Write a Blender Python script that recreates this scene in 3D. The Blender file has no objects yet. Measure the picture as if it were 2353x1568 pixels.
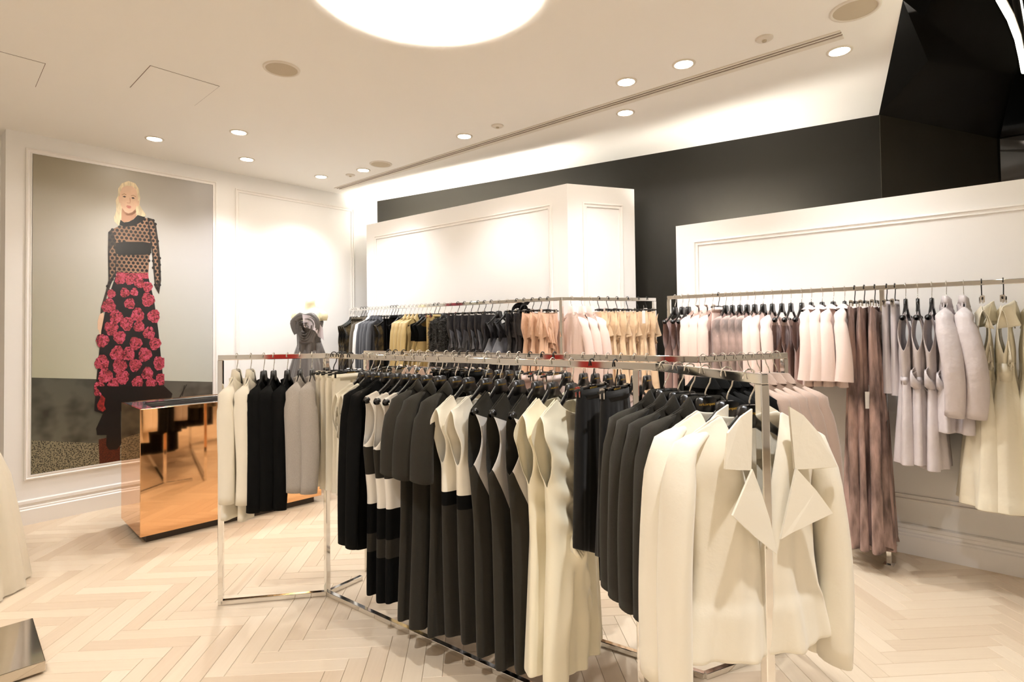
import bpy, bmesh, math, random
import numpy as np
from mathutils import Vector, Matrix
random.seed(7); RNG = np.random.default_rng(7)
scene = bpy.context.scene
COL = scene.collection
PI = math.pi

# ------------------------------------------------------------------ camera, world, exposure
EYE = 1.6
cam_d = bpy.data.cameras.new('camera'); cam = bpy.data.objects.new('camera', cam_d); COL.objects.link(cam)
cam_d.sensor_width = 36.0; cam_d.lens = 36.0 * 1285 / 2353; cam_d.shift_y = (727 - 784) / 2353
cam_d.clip_start = .05; cam_d.clip_end = 60
cam.matrix_world = (Matrix.Translation((0, 0, EYE)) @ Matrix.Rotation(math.radians(91.2), 4, 'X')
                    @ Matrix.Rotation(-math.atan(.0123), 4, 'Z'))
scene.camera = cam
world = bpy.data.worlds.new('world'); scene.world = world; world.use_nodes = True
world.node_tree.nodes['Background'].inputs[0].default_value = (1, .94, .86, 1)
world.node_tree.nodes['Background'].inputs[1].default_value = .35
scene.view_settings.view_transform = 'Standard'; scene.view_settings.look = 'None'
scene.view_settings.gamma = 1.0; scene.view_settings.use_curve_mapping = False
scene.view_settings.exposure = 0.62
SPOT_W = 41.0
WARM = (.98, 1.0, 1.04)

# ------------------------------------------------------------------ helpers
def lin(c):
    return tuple(((v / 255) / 12.92 if v / 255 <= .04045 else ((v / 255 + .055) / 1.055) ** 2.4) for v in c) + (1,)
def N(nt, typ, **kw):
    n = nt.nodes.new(typ)
    for k, v in kw.items(): setattr(n, k, v)
    return n
def mat(name, col, rough=.6, metal=0, spec=.5, bump=None, var=None, sheen=0, coat=0, emit=None, trans=0, col2=None, stretch=None):
    """principled material; bump=(scale,strength) noise bump; var=(scale,amount) noise mix to col2 or a darker shade"""
    m = bpy.data.materials.new(name); m.use_nodes = True; nt = m.node_tree
    b = nt.nodes['Principled BSDF']
    b.inputs['Base Color'].default_value = lin(col); b.inputs['Roughness'].default_value = rough
    b.inputs['Metallic'].default_value = metal; b.inputs['Specular IOR Level'].default_value = spec
    if sheen: b.inputs['Sheen Weight'].default_value = sheen
    if coat: b.inputs['Coat Weight'].default_value = coat; b.inputs['Coat Roughness'].default_value = .05
    if trans: b.inputs['Transmission Weight'].default_value = trans
    if emit:
        b.inputs['Emission Color'].default_value = lin(emit[0]); b.inputs['Emission Strength'].default_value = emit[1]
    tc = N(nt, 'ShaderNodeTexCoord'); mp = N(nt, 'ShaderNodeMapping')
    nt.links.new(tc.outputs['Object'], mp.inputs[0])
    if stretch:
        mp.inputs['Scale'].default_value = stretch[0]; mp.inputs['Rotation'].default_value = stretch[1]
    if var:
        no = N(nt, 'ShaderNodeTexNoise'); no.inputs['Scale'].default_value = var[0]; no.inputs['Detail'].default_value = 4
        rp = N(nt, 'ShaderNodeValToRGB')
        c2 = lin(col2) if col2 else tuple(x * (1 - var[1]) for x in lin(col)[:3]) + (1,)
        rp.color_ramp.elements[0].position = .38; rp.color_ramp.elements[1].position = .62
        rp.color_ramp.elements[0].color = c2; rp.color_ramp.elements[1].color = lin(col)
        nt.links.new(mp.outputs[0], no.inputs['Vector']); nt.links.new(no.outputs['Fac'], rp.inputs[0])
        nt.links.new(rp.outputs[0], b.inputs['Base Color'])
    if bump:
        nb = N(nt, 'ShaderNodeTexNoise'); nb.inputs['Scale'].default_value = bump[0]; nb.inputs['Detail'].default_value = 3
        bn = N(nt, 'ShaderNodeBump'); bn.inputs['Strength'].default_value = bump[1]; bn.inputs['Distance'].default_value = .01
        nt.links.new(mp.outputs[0], nb.inputs['Vector']); nt.links.new(nb.outputs['Fac'], bn.inputs['Height'])
        nt.links.new(bn.outputs[0], b.inputs['Normal'])
    return m
def mesh(name, verts, faces, mats=None, smooth=False, mi=None, merge=0):
    me = bpy.data.meshes.new(name)
    me.from_pydata([tuple(map(float, v)) for v in verts], [], [tuple(map(int, f)) for f in faces])
    if mats is not None:
        for m in (mats if isinstance(mats, (list, tuple)) else [mats]): me.materials.append(m)
    if mi is not None: me.polygons.foreach_set('material_index', mi)
    if merge:
        bm = bmesh.new(); bm.from_mesh(me); bmesh.ops.remove_doubles(bm, verts=bm.verts, dist=merge)
        bmesh.ops.dissolve_degenerate(bm, edges=bm.edges, dist=merge)
        bm.to_mesh(me); bm.free()
    if smooth: me.polygons.foreach_set('use_smooth', [True] * len(me.polygons))
    me.update(); return me
def obj(name, me, parent=None, loc=None, rz=0):
    o = bpy.data.objects.new(name, me); COL.objects.link(o)
    if parent: o.parent = parent
    if loc is not None: o.location = loc
    if rz: o.rotation_euler = (0, 0, rz)
    return o
def tag(o, label, cat, group=None):
    o['label'] = label; o['category'] = cat
    if group: o['group'] = group
    return o
def thing(name, label, cat, loc=(0, 0, 0), rz=0, group=None):
    o = bpy.data.objects.new(name, None); COL.objects.link(o); o.location = loc; o.rotation_euler = (0, 0, rz)
    o.empty_display_size = .05
    return tag(o, label, cat, group)
def struct(o): o['kind'] = 'structure'; return o
BOXF = [(0, 3, 2, 1), (4, 5, 6, 7), (0, 1, 5, 4), (1, 2, 6, 5), (2, 3, 7, 6), (3, 0, 4, 7)]
class MB:
    def __init__(s): s.v = []; s.f = []; s.m = []
    def add(s, v, f, m=0):
        k = len(s.v); s.v += [tuple(map(float, q)) for q in v]; s.f += [tuple(i + k for i in q) for q in f]; s.m += [m] * len(f)
    def box(s, x0, x1, y0, y1, z0, z1, m=0):
        s.add([(x0, y0, z0), (x1, y0, z0), (x1, y1, z0), (x0, y1, z0), (x0, y0, z1), (x1, y0, z1), (x1, y1, z1), (x0, y1, z1)], BOXF, m)
    def bar(s, p, q, w, h, m=0):
        """horizontal or vertical square bar between two points"""
        p = Vector(p); q = Vector(q); t = (q - p).normalized()
        up = Vector((0, 0, 1)) if abs(t.z) < .9 else Vector((0, 1, 0))
        a = t.cross(up).normalized(); b = a.cross(t)
        r = []
        for c in (p, q):
            r += [c - a * w / 2 - b * h / 2, c + a * w / 2 - b * h / 2, c + a * w / 2 + b * h / 2, c - a * w / 2 + b * h / 2]
        s.add(r, BOXF, m)
    def disc(s, c, r0, r1, z0, z1, n=32, m=0):
        """ring or disc from radius r0,z0 to r1,z1"""
        v = []
        for r, z in ((r0, z0), (r1, z1)):
            v += [(c[0] + r * math.cos(2 * PI * i / n), c[1] + r * math.sin(2 * PI * i / n), z) for i in range(n)]
        s.add(v, [(i, (i + 1) % n, n + (i + 1) % n, n + i) for i in range(n)], m)
    def lathe(s, prof, n=32, c=(0, 0), m=0, sx=1, sy=1):
        v = [(c[0] + r * sx * math.cos(2 * PI * i / n), c[1] + r * sy * math.sin(2 * PI * i / n), z) for r, z in prof for i in range(n)]
        s.add(v, [(k * n + i, k * n + (i + 1) % n, (k + 1) * n + (i + 1) % n, (k + 1) * n + i) for k in range(len(prof) - 1) for i in range(n)], m)
    def tube(s, path, rx, ry=None, n=8, m=0, cap=True, side=Vector((0, 1, 0))):
        """tube along path; side = reference direction of the ry radius"""
        ry = ry if ry is not None else rx
        L = len(path); P = [Vector(p) for p in path]
        rx = rx if isinstance(rx, (list, tuple, np.ndarray)) else [rx] * L
        ry = ry if isinstance(ry, (list, tuple, np.ndarray)) else [ry] * L
        v = []
        for i in range(L):
            t = (P[min(i + 1, L - 1)] - P[max(i - 1, 0)]).normalized()
            a = t.cross(side)
            if a.length < 1e-4: a = t.cross(Vector((1, 0, 0)))
            a.normalize(); b = a.cross(t).normalized()
            for k in range(n):
                an = 2 * PI * k / n
                v.append(P[i] + a * rx[i] * math.cos(an) + b * ry[i] * math.sin(an))
        f = [(i * n + k, i * n + (k + 1) % n, (i + 1) * n + (k + 1) % n, (i + 1) * n + k) for i in range(L - 1) for k in range(n)]
        if cap: f += [tuple(range(n - 1, -1, -1)), tuple((L - 1) * n + k for k in range(n))]
        s.add(v, f, m)
    def mesh(s, name, mats, smooth=False, merge=0): return mesh(name, s.v, s.f, mats, smooth, s.m if not merge else None, merge)
def bevel(o, w=.004, seg=2):
    b = o.modifiers.new('bevel', 'BEVEL'); b.width = w; b.segments = seg; b.limit_method = 'ANGLE'; return o
def smoothstep(a, b, x):
    t = np.clip((x - a) / (b - a), 0, 1); return t * t * (3 - 2 * t)

# ------------------------------------------------------------------ materials
M = {}
M['wall'] = mat('white_wall_paint', (245, 243, 240), .55, bump=(220, .02))
M['ceil'] = mat('ceiling_paint', (246, 242, 235), .8)
M['trim'] = mat('satin_white_trim', (245, 241, 236), .35)
M['blackwall'] = mat('black_satin_wall', (36, 34, 29), .45, spec=.22)
M['gloss'] = mat('black_gloss_panel', (8, 7, 6), .04, spec=.8)
M['chrome'] = mat('polished_chrome', (232, 230, 226), .06, metal=1)
M['steel'] = mat('mirror_steel', (200, 192, 180), .08, metal=1)
M['copper'] = mat('copper_mirror', (238, 188, 140), .04, metal=1)
M['darkslot'] = mat('black_tray', (10, 9, 9), .4)
M['greytop'] = mat('grey_glass_top', (96, 92, 92), .06, spec=.9)
M['plinth'] = mat('brown_recess', (62, 50, 38), .5)
M['hangerblk'] = mat('black_hanger_plastic', (17, 15, 13), .28)
M['gold'] = mat('gold_print', (196, 160, 70), .4, metal=.6)
M['grille'] = mat('speaker_grille', (196, 182, 158), .8)
M['slot'] = mat('dark_slot', (120, 96, 84), .8)
M['whiteplastic'] = mat('white_plastic', (226, 217, 203), .5)
M['lamp'] = mat('lamp_glow', (255, 240, 220), .5, emit=((255, 240, 222), 60))
M['ringglow'] = mat('cove_led_glow', (255, 245, 230), .5, emit=((255, 250, 244), 130))
M['coveglow'] = mat('hidden_led_strip', (255, 245, 225), .5, emit=((255, 249, 238), 110))
M['neon'] = mat('curved_light_strip', (255, 255, 235), .5, emit=((255, 255, 236), 14))
M['red'] = mat('red_panel_face', (200, 20, 16), .5)
M['skinform'] = mat('cream_mannequin', (240, 232, 196), .45)
def fabric(key, col, rough=.75, sheen=.25, bump=(260, .12), var=None, col2=None, **k):
    M[key] = mat(key + '_cloth', col, rough, bump=bump, var=var, sheen=sheen, col2=col2, **k)
fabric('cream', (241, 233, 214), .7, bump=(40, .10))
fabric('creamsoft', (241, 233, 213), .62, bump=(14, .16))
fabric('cdrape', (240, 231, 204), .55, bump=(6, .5))
fabric('ivory', (235, 228, 216), .72, bump=(400, .1))
fabric('charcoal', (43, 39, 30), .9, sheen=.06, bump=(500, .25), var=(900, .35), spec=.3)
fabric('charlight', (70, 66, 54), .85, bump=(500, .25), var=(900, .35))
fabric('black', (6, 6, 5), .9, sheen=.0, spec=.15)
fabric('blackv', (15, 12, 8), .7, sheen=.12, bump=(30, .1), spec=.25)
fabric('blacksatin', (40, 38, 40), .28, sheen=0, bump=(18, 1.0))
fabric('blackfur', (34, 30, 24), .95, sheen=.3, bump=(120, .9))
fabric('slate', (84, 84, 90), .5, bump=(30, .3))
fabric('grey', (176, 168, 158), .9, bump=(300, .35), var=(300, .12))
fabric('greylin', (204, 198, 190), .6, bump=(40, .15))
fabric('navy', (60, 62, 68), .8)
fabric('olive', (74, 64, 44), .75, bump=(90, .3))
fabric('tweed', (84, 72, 54), .9, bump=(200, .5), var=(240, .4))
fabric('goldsat', (186, 162, 110), .36, sheen=0, bump=(22, .5))
fabric('goldblk', (96, 80, 46), .4, bump=(40, .6), var=(14, .8), col2=(20, 18, 14))
fabric('white', (242, 240, 236), .6)
fabric('rose', (222, 182, 152), .45, bump=(17, 1.0))
fabric('peach', (236, 206, 168), .42, bump=(15, 1.0))
fabric('pink', (233, 208, 196), .75, bump=(60, .1))
fabric('pinkpale', (238, 216, 206), .72, bump=(60, .1))
fabric('mauve', (176, 146, 138), .5, bump=(24, .3))
fabric('taupe', (182, 158, 142), .8, bump=(200, .15))
fabric('ombre', (190, 162, 152), .6, bump=(20, .2), var=(4.0, 1), col2=(92, 76, 68), stretch=((1.5, 1.5, 1), (0, 0, 0)))
fabric('silk', (182, 152, 142), .45, sheen=.1, bump=(14, .5), var=(2.6, 1), col2=(88, 68, 60), stretch=((5.0, 5.0, 1.3), (0, .75, 0)))
fabric('lav', (208, 199, 199), .42, sheen=0, bump=(13, 1.0))
fabric('lavflat', (212, 204, 206), .6, bump=(60, .1))
fabric('creamtaf', (236, 228, 206), .40, sheen=0, bump=(9, 1.0))
fabric('pewter', (98, 93, 90), .3, sheen=0, bump=(20, .3))
fabric('silverpink', (206, 196, 200), .4, sheen=0, bump=(20, .3))
M['gown'] = mat('sheer_ivory_tulle', (238, 228, 206), .7, bump=(30, .2)); M['gown'].node_tree.nodes['Principled BSDF'].inputs['Alpha'].default_value = .82
M['pearl'] = mat('pearl_trim', (236, 230, 214), .3)
M['tagw'] = mat('white_card_tag', (238, 236, 232), .6)
M['labelblk'] = mat('black_woven_label', (20, 18, 14), .7)

# ------------------------------------------------------------------ the room
CZ = 3.31
LA = Vector((-4.12, 4.709)); LD = Vector((.6548, .7558)); LN = Vector((.7558, -.6548))      # left wall line, normal into the room
def lw(s, z, o=0): return (LA.x + LD.x * s + LN.x * o, LA.y + LD.y * s + LN.y * o, z)
def wallbox(name, A, B, z0, z1, thick, m, kind=True):
    """vertical slab whose visible face runs A->B; body extends to the left of A->B by thick"""
    A = Vector(A); B = Vector(B); d = (B - A).normalized(); n = Vector((-d.y, d.x)) * thick
    p = [A, B, B + n, A + n]
    me = mesh(name, [(q.x, q.y, z0) for q in p] + [(q.x, q.y, z1) for q in p], BOXF, m)
    o = obj(name, me)
    return struct(o) if kind else o
def profile_run(name, A, B, n, prof, m):
    """extrude a profile [(out, z)] along A->B; n is the outward normal"""
    A = Vector(A); B = Vector(B); n = Vector(n); v = []
    for q in (A, B): v += [(q.x + n.x * o, q.y + n.y * o, z) for o, z in prof]
    k = len(prof); f = [(i, i + 1, k + i + 1, k + i) for i in range(k - 1)] + [tuple(range(k - 1, -1, -1)), tuple(range(k, 2 * k))]
    return struct(obj(name, mesh(name, v, f, m)))
BASE = [(0, .205), (.010, .205), (.020, .198), (.022, .176), (.012, .168), (.014, .150), (.026, .143), (.026, .132), (.034, .124), (.034, 0), (0, 0)]
def moulding(name, A, d, n, s0, s1, z0, z1, m, lines=2):
    prof = [(0, 0), (.001, .014), (.012, .018), (.018, .008), (.030, .007), (.034, .012), (.040, .012), (.042, 0)]
    A = Vector(A); d = Vector(d); n = Vector(n); v = []; f = []
    for i, (w, o) in enumerate(prof):
        for s, z in ((s0 + w, z0 + w), (s1 - w, z0 + w), (s1 - w, z1 - w), (s0 + w, z1 - w)):
            q = A + d * s + n * o; v.append((q.x, q.y, z))
    for i in range(len(prof) - 1):
        for k in range(4): f.append((4 * i + k, 4 * i + (k + 1) % 4, 4 * i + 4 + (k + 1) % 4, 4 * i + 4 + k))
    return struct(obj(name, mesh(name, v, f, m)))

# left wall with its mouldings and baseboard
wallbox('wall_left', lw(-.115, 0)[:2], lw(3.62, 0)[:2], 0, CZ, .25, M['wall'])
profile_run('baseboard_left', lw(-.115, 0)[:2], lw(3.45, 0)[:2], LN, BASE, M['trim'])
moulding('trim_1', LA, LD, LN, .012, 1.549, .368, 3.182, M['trim'])
moulding('trim_2', LA, LD, LN, 1.74, 3.215, .368, 3.150, M['trim'])
# the side passage beyond the left wall's end
pe = Vector(lw(-.115, 0)[:2]); back = pe - LN * 1.6
wallbox('wall_passage_return', (pe - LN * .25), back, 0, CZ, .12, M['wall'])
wallbox('wall_passage_end', back - LD * 2.6, back + LD * .2, 0, CZ, .2, M['wall'])
# black wall, skewed behind the white panels
BA = Vector((-1.87, 7.47)); BB = Vector((3.03, 4.548))
wallbox('wall_black', BA, BB, 0, CZ, .2, M['blackwall'])
# white display panels standing in front of it
PL0 = Vector((-1.791, 6.907)); PL1 = Vector((.513, 5.032)); PL2 = Vector((1.171, 5.271)); PLZ = 2.9
def panel_poly(name, pts, z1, th, m):
    P = [Vector(p) for p in pts]; off = []
    for i in range(len(P)):
        ns = []
        for a, b in ((i - 1, i), (i, i + 1)):
            if a >= 0 and b < len(P):
                d = (P[b] - P[a]).normalized(); ns.append(Vector((-d.y, d.x)))
        n = sum(ns, Vector((0, 0))); n.normalize(); k = th / max(.3, n.dot(ns[0])); off.append(P[i] + n * k)
    v = [(p.x, p.y, z) for z in (0, z1) for p in P + off]; k = len(P); f = []
    for i in range(k - 1):
        f += [(i, i + 1, 2 * k + i + 1, 2 * k + i), (k + i + 1, k + i, 3 * k + i, 3 * k + i + 1), (2 * k + i, 2 * k + i + 1, 3 * k + i + 1, 3 * k + i), (i + 1, i, k + i, k + i + 1)]
    f += [(k, 0, 2 * k, 3 * k), (k - 1, 2 * k - 1, 4 * k - 1, 3 * k - 1)]
    return struct(obj(name, mesh(name, v, f, m)))
panel_poly('wall_panel_left', [PL0, PL1, PL2], PLZ, .1, M['wall'])
PR0 = Vector((1.488, 5.029)); RD = Vector((.7536, -.6573)); RN = Vector((-.6573, -.7536)); PR1 = PR0 + RD * 4.4
wallbox('wall_panel_right', PR0, PR1, 0, 2.5, .1, M['wall'])
ld = (PL1 - PL0).normalized(); ln = Vector((ld.y, -ld.x)); L01 = (PL1 - PL0).length
moulding('trim_3', PL0, ld, ln, .16, L01 - .17, .37, 2.74, M['trim'])
rd2 = (PL2 - PL1).normalized(); rn2 = Vector((rd2.y, -rd2.x)); L12 = (PL2 - PL1).length
moulding('trim_4', PL1, rd2, rn2, .15, L12 - .13, .37, 2.74, M['trim'])
moulding('trim_5', PR0, RD, RN, .165, 4.2, .365, 2.345, M['trim'])
profile_run('baseboard_right', PR0, PR1, RN, BASE, M['trim'])
profile_run('baseboard_back', PL0, PL1, ln, BASE, M['trim'])
profile_run('baseboard_middle', PL1, PL2, rn2, BASE, M['trim'])
# shop walls out of view, so that the room is closed
wallbox('wall_right', (6.0, -4.6), (6.0, 4.9), 0, CZ, -.2, M['wall'])
wallbox('wall_back', (-6.6, -4.6), (6.0, -4.6), 0, CZ, -.2, M['wall'])
wallbox('wall_far_left', (-6.6, 6.5), (-6.6, -4.6), 0, CZ, -.2, M['wall'])
wallbox('wall_far_right', (3.03, 4.75), (6.2, 4.75), 0, CZ, .2, M['blackwall'])

# ceiling with a round recess
RC = (-.40, 2.755); RR = .555
cm = MB(); X0, X1, Y0, Y1 = -6.8, 6.2, -4.8, 9.2
hx0, hx1, hy0, hy1 = RC[0] - .85, RC[0] + .85, RC[1] - .85, RC[1] + .85
for a, b, c, d in ((X0, X1, Y0, hy0), (X0, X1, hy1, Y1), (X0, hx0, hy0, hy1), (hx1, X1, hy0, hy1)):
    cm.add([(a, c, CZ), (a, d, CZ), (b, d, CZ), (b, c, CZ)], [(0, 1, 2, 3)])
NR = 96; sq = []
for i in range(NR):
    a = 2 * PI * i / NR; k = .85 / max(abs(math.cos(a)), abs(math.sin(a))); sq.append((RC[0] + k * math.cos(a), RC[1] + k * math.sin(a), CZ))
lip = [(RR + .11, 0), (RR + .06, .006), (RR + .03, .02), (RR + .012, .045), (RR, .085), (RR, .13)]
cm.add(sq + [(RC[0] + r * math.cos(2 * PI * i / NR), RC[1] + r * math.sin(2 * PI * i / NR), CZ + z) for r, z in lip for i in range(NR)],
       [(k * NR + i, k * NR + (i + 1) % NR, (k + 1) * NR + (i + 1) % NR, (k + 1) * NR + i) for k in range(len(lip)) for i in range(NR)])
ceiling = struct(obj('ceiling', cm.mesh('ceiling', M['ceil'], smooth=False)))
for p in ceiling.data.polygons: p.use_smooth = abs(p.normal.z) < .999 or p.area < .02
rl = thing('round_ceiling_light', 'large round white ceiling recess glowing brightly above the front rack', 'ceiling light', (RC[0], RC[1], CZ))
mb = MB(); mb.lathe([(RR + .10, .13), (RR + .10, .24), (0.001, .26)], 64); obj('recess_dome', mb.mesh('recess_dome', M['ceil'], True), rl)
mb = MB(); mb.lathe([(RR + .02, .135), (RR + .085, .135), (RR + .085, .16), (RR + .02, .16)], 64); obj('led_ring', mb.mesh('led_ring', M['ringglow']), rl)

# black gloss facets over the right-hand zone
Pa = Vector((3.025, 4.547, CZ - .001)); Pb = Vector((2.089, 2.924, CZ - .001)); Pc = Vector((1.25, 1.47, CZ - .001))
Q = Vector((4.06, 4.64, 3.13)); V1 = Vector((3.05, 3.50, 3.185)); V2 = Vector((2.45, 2.05, 3.17)); S1 = Vector((4.75, 3.55, 3.02)); S2 = Vector((4.6, 1.2, 3.1))
Vm = Vector((2.62, 3.46, 3.235))
def facet(name, pts):
    n = (pts[1] - pts[0]).cross(pts[2] - pts[0]).normalized()
    if n.z > 0: n = -n
    v = list(pts) + [p - n * .02 for p in pts]; k = len(pts)
    f = [tuple(range(k)), tuple(range(2 * k - 1, k - 1, -1))] + [(i, (i + 1) % k, k + (i + 1) % k, k + i) for i in range(k)]
    return obj(name, mesh(name, v, f, M['gloss']))
bulk = struct(bpy.data.objects.new('ceiling_black_bulkhead', None)); COL.objects.link(bulk)
for pts in ([Pa, Pb, Vm], [Pa, Vm, V1], [Pa, V1, Q], [Pb, Pc, V2], [Pb, V2, V1, Vm][:3], [Pb, V1, Vm], [V1, V2, S1], [V1, S1, Q], [V2, S2, S1], [Pc, S2 + Vector((-1, -2, .2)), V2], [V2, S2 + Vector((-1, -2, .2)), S2]):
    o = facet('facet', pts); o.parent = bulk
o = obj('facet', mesh('gloss_wall', [(3.03, 4.54, 0), (4.06, 4.63, 0), (4.06, 4.63, 3.13), (3.03, 4.54, CZ), (3.03, 4.56, 0), (4.06, 4.65, 0), (4.06, 4.65, 3.13), (3.03, 4.56, CZ)], BOXF, mat('dark_gloss_wall', (60, 56, 48), .07, spec=.6))); o.parent = bulk  # paler base colour stands in for the ceiling mirrored in this gloss facet
o = obj('facet', mesh('gloss_wall2', [(4.075, 4.62, 0), (4.75, 3.55, 0), (4.75, 3.55, 3.02), (4.075, 4.62, 3.12), (4.09, 4.63, 0), (4.77, 3.56, 0), (4.77, 3.56, 3.02), (4.09, 4.63, 3.12)], BOXF, M['gloss'])); o.parent = bulk
t = thing('curved_light_strip', 'thin curved glowing light strip under the black gloss ceiling', 'light strip', (2.6, 2.9, 3.12))
ctl = [(2.0, 2.31), (2.142, 2.442), (2.351, 2.643), (2.558, 2.817), (2.775, 3.016), (2.977, 3.216), (3.173, 3.414)]
pts = [(x - 2.6, y - 2.9, .02) for x, y in ctl]
mb = MB(); mb.tube(pts, .013, .012, 10, side=Vector((0, 0, 1))); obj('glowing_tube', mb.mesh('glowing_tube', M['neon'], True), t)
mb = MB(); mb.tube([(x, y, z + .022) for x, y, z in pts], .016, .008, 8, side=Vector((0, 0, 1))); obj('channel', mb.mesh('channel', M['whiteplastic'], True), t)

# hidden LED strips on top of the rear of the panels
def strip(name, A, B, z, label):
    mb = MB(); mb.bar((0, 0, 0), (B[0] - A[0], B[1] - A[1], 0), .03, .012); t = thing(name, label, 'light strip', (A[0], A[1], z))
    obj('led_tape', mb.mesh('led_tape', M['coveglow']), t)
    mb = MB(); mb.bar((0, 0, -.012), (B[0] - A[0], B[1] - A[1], -.012), .04, .012); obj('mounting_rail', mb.mesh('mounting_rail', M['whiteplastic']), t)
a = PL0 + Vector((.06, .17)); b = PL1 + Vector((-.10, .20))
strip('led_uplight', a, b, PLZ - .10, 'hidden light strip behind the top of the tall white panel')
strip('led_uplight', PR0 + RD * .12 - RN * .15, PR0 + RD * 1.0 - RN * .17, 2.40, 'hidden light strip behind the top of the low right panel')

# ceiling fittings

def downlight(x, y, label, tilt=(0, 0), power=1.0):
    t = thing('downlight', label, 'downlight', (x, y, CZ), 0, 'recessed ceiling downlights')
    mb = MB(); mb.lathe([(.056, .0), (.056, -.004), (.060, -.007), (.074, -.004), (.075, 0.0)], 24); ring_ = obj('trim_ring', mb.mesh('trim_ring', M['whiteplastic'], True), t)
    mb = MB(); mb.lathe([(.056, -.002), (.050, -.0035), (.001, -.0036)], 24); obj('lamp', mb.mesh('lamp', M['lamp'], True), ring_)
    l = bpy.data.lights.new('downlight_beam', 'SPOT'); l.energy = SPOT_W * power; l.color = WARM; l.spot_size = math.radians(112); l.spot_blend = .75; l.shadow_soft_size = .035
    lo = bpy.data.objects.new('beam', l); COL.objects.link(lo); lo.parent = t; lo.location = (0, 0, -.02)
    lo.rotation_euler = (tilt[1], tilt[0], 0)
DL = [(-3.138, 4.904, 'leftmost downlight, above the poster'), (-2.326, 4.768, 'second downlight from the left, beside the poster'), (-2.617, 5.524, 'downlight nearest the wall right of the poster'),
      (-2.104, 6.187, 'downlight in front of the far left corner'), (-1.572, 5.953, 'downlight at the left end of the air slot'), (-.404, 4.935, 'downlight in the middle just left of the air slot'),
      (.926, 4.435, 'downlight right of the air slot, above the angled panel'), (.818, 3.871, 'dazzling downlight left of the air slot, second from the right'), (1.141, 3.616, 'most dazzling downlight, left of the air slot near its right end'),
      (2.071, 3.467, 'rightmost downlight beside the black gloss ceiling')]
for x, y, lb in DL: downlight(x, y, lb)
for i, (x, y) in enumerate([(-3.3, 2.4), (-1.6, 1.0), (.9, 1.15), (1.9, 1.9), (-4.6, .4), (-.4, -1.2), (2.6, -.6), (-3, -2.4), (3.4, 1.3), (1.0, -3.0)]):  # lamps added out of view, fill light for the fronts of the clothes
    downlight(x, y, 'added unseen downlight for fill light in the shop behind the viewer', power=3.0 if i not in (0, 4) else 1.1)
def speaker(x, y, r, label):
    t = thing('ceiling_speaker', label, 'speaker', (x, y, CZ), 0, 'round ceiling speakers')
    mb = MB(); mb.lathe([(r * .84, -.002), (r * .86, -.008), (r * .97, -.007), (r, 0)], 40); obj('rim', mb.mesh('rim', M['whiteplastic'], True), t)
    mb = MB(); mb.lathe([(r * .845, -.004), (.001, -.006)], 40); obj('grille', mb.mesh('grille', M['grille'], True), t)
speaker(-1.483, 3.614, .115, 'round beige ceiling speaker between the hatch and the big round light')
speaker(-1.335, 5.74, .115, 'round grey ceiling speaker at the far end of the air slot')
speaker(1.885, 3.005, .125, 'large round ceiling speaker beside the black gloss ceiling')
for x, y, lb in ((-.103, 4.689, 'small white detector left of the air slot in mid ceiling'), (1.525, 3.301, 'small white detector near the right end of the air slot'), (-1.763, 6.131, 'small white detector at the far left end of the air slot')):
    t = thing('ceiling_detector', lb, 'detector', (x, y, CZ), 0, 'small ceiling detectors')
    mb = MB(); mb.lathe([(.05, 0), (.05, -.006), (.040, -.012), (.001, -.014)], 28); obj('cover', mb.mesh('cover', M['whiteplastic'], True), t)
    mb = MB(); mb.lathe([(.014, -.013), (.012, -.022), (.001, -.024)], 14); obj('sensor', mb.mesh('sensor', M['grille'], True), t)
# linear air slot
dA = Vector((-2.06, 6.671)); dB = Vector((1.918, 3.266)); dd = (dB - dA).normalized(); dn = Vector((-dd.y, dd.x)); DLn = (dB - dA).length
t = thing('air_slot_diffuser', 'long double-slot air diffuser running along the ceiling', 'air vent', (dA.x, dA.y, CZ), math.atan2(dd.y, dd.x))
for nm, y0, y1, z, mm in (('frame_bar', .040, .085, -.007, 'whiteplastic'), ('frame_bar', .008, .022, -.006, 'whiteplastic'), ('frame_bar', -.03, -.012, -.007, 'whiteplastic'), ('slot', .022, .040, -.0015, 'slot'), ('slot', -.012, .008, -.0015, 'slot')):
    mb = MB(); mb.box(-.05, DLn + .04, y0, y1, z, 0); obj(nm, mb.mesh(nm, M[mm]), t)
def hatch(c, label):
    t = thing('ceiling_hatch', label, 'hatch', (0, 0, 0), 0, 'flush ceiling access hatches')
    cx = sum(p[0] for p in c) / 4; cy = sum(p[1] for p in c) / 4; t.location = (cx, cy, CZ)
    def ring(k, z): return [((p[0] - cx) * k, (p[1] - cy) * k, z) for p in c]
    obj('shadow_gap', mesh('shadow_gap', ring(1.0, -.0008) + ring(1.0, 0), [(0, 1, 2, 3)] + [(i, (i + 1) % 4, 4 + (i + 1) % 4, 4 + i) for i in range(4)], M['slot']), t)
    obj('lid', mesh('lid', ring(.985, -.003) + ring(.985, 0), [(0, 1, 2, 3)] + [(i, (i + 1) % 4, 4 + (i + 1) % 4, 4 + i) for i in range(4)], M['ceil']), t)
hatch([(-2.296, 3.544), (-2.016, 3.861), (-2.38, 4.193), (-2.646, 3.864)], 'square flush ceiling hatch above the poster')
hatch([(-2.931, 3.504), (-3.28, 3.839), (-3.585, 3.50), (-3.235, 3.165)], 'square flush ceiling hatch at the left edge')

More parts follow.
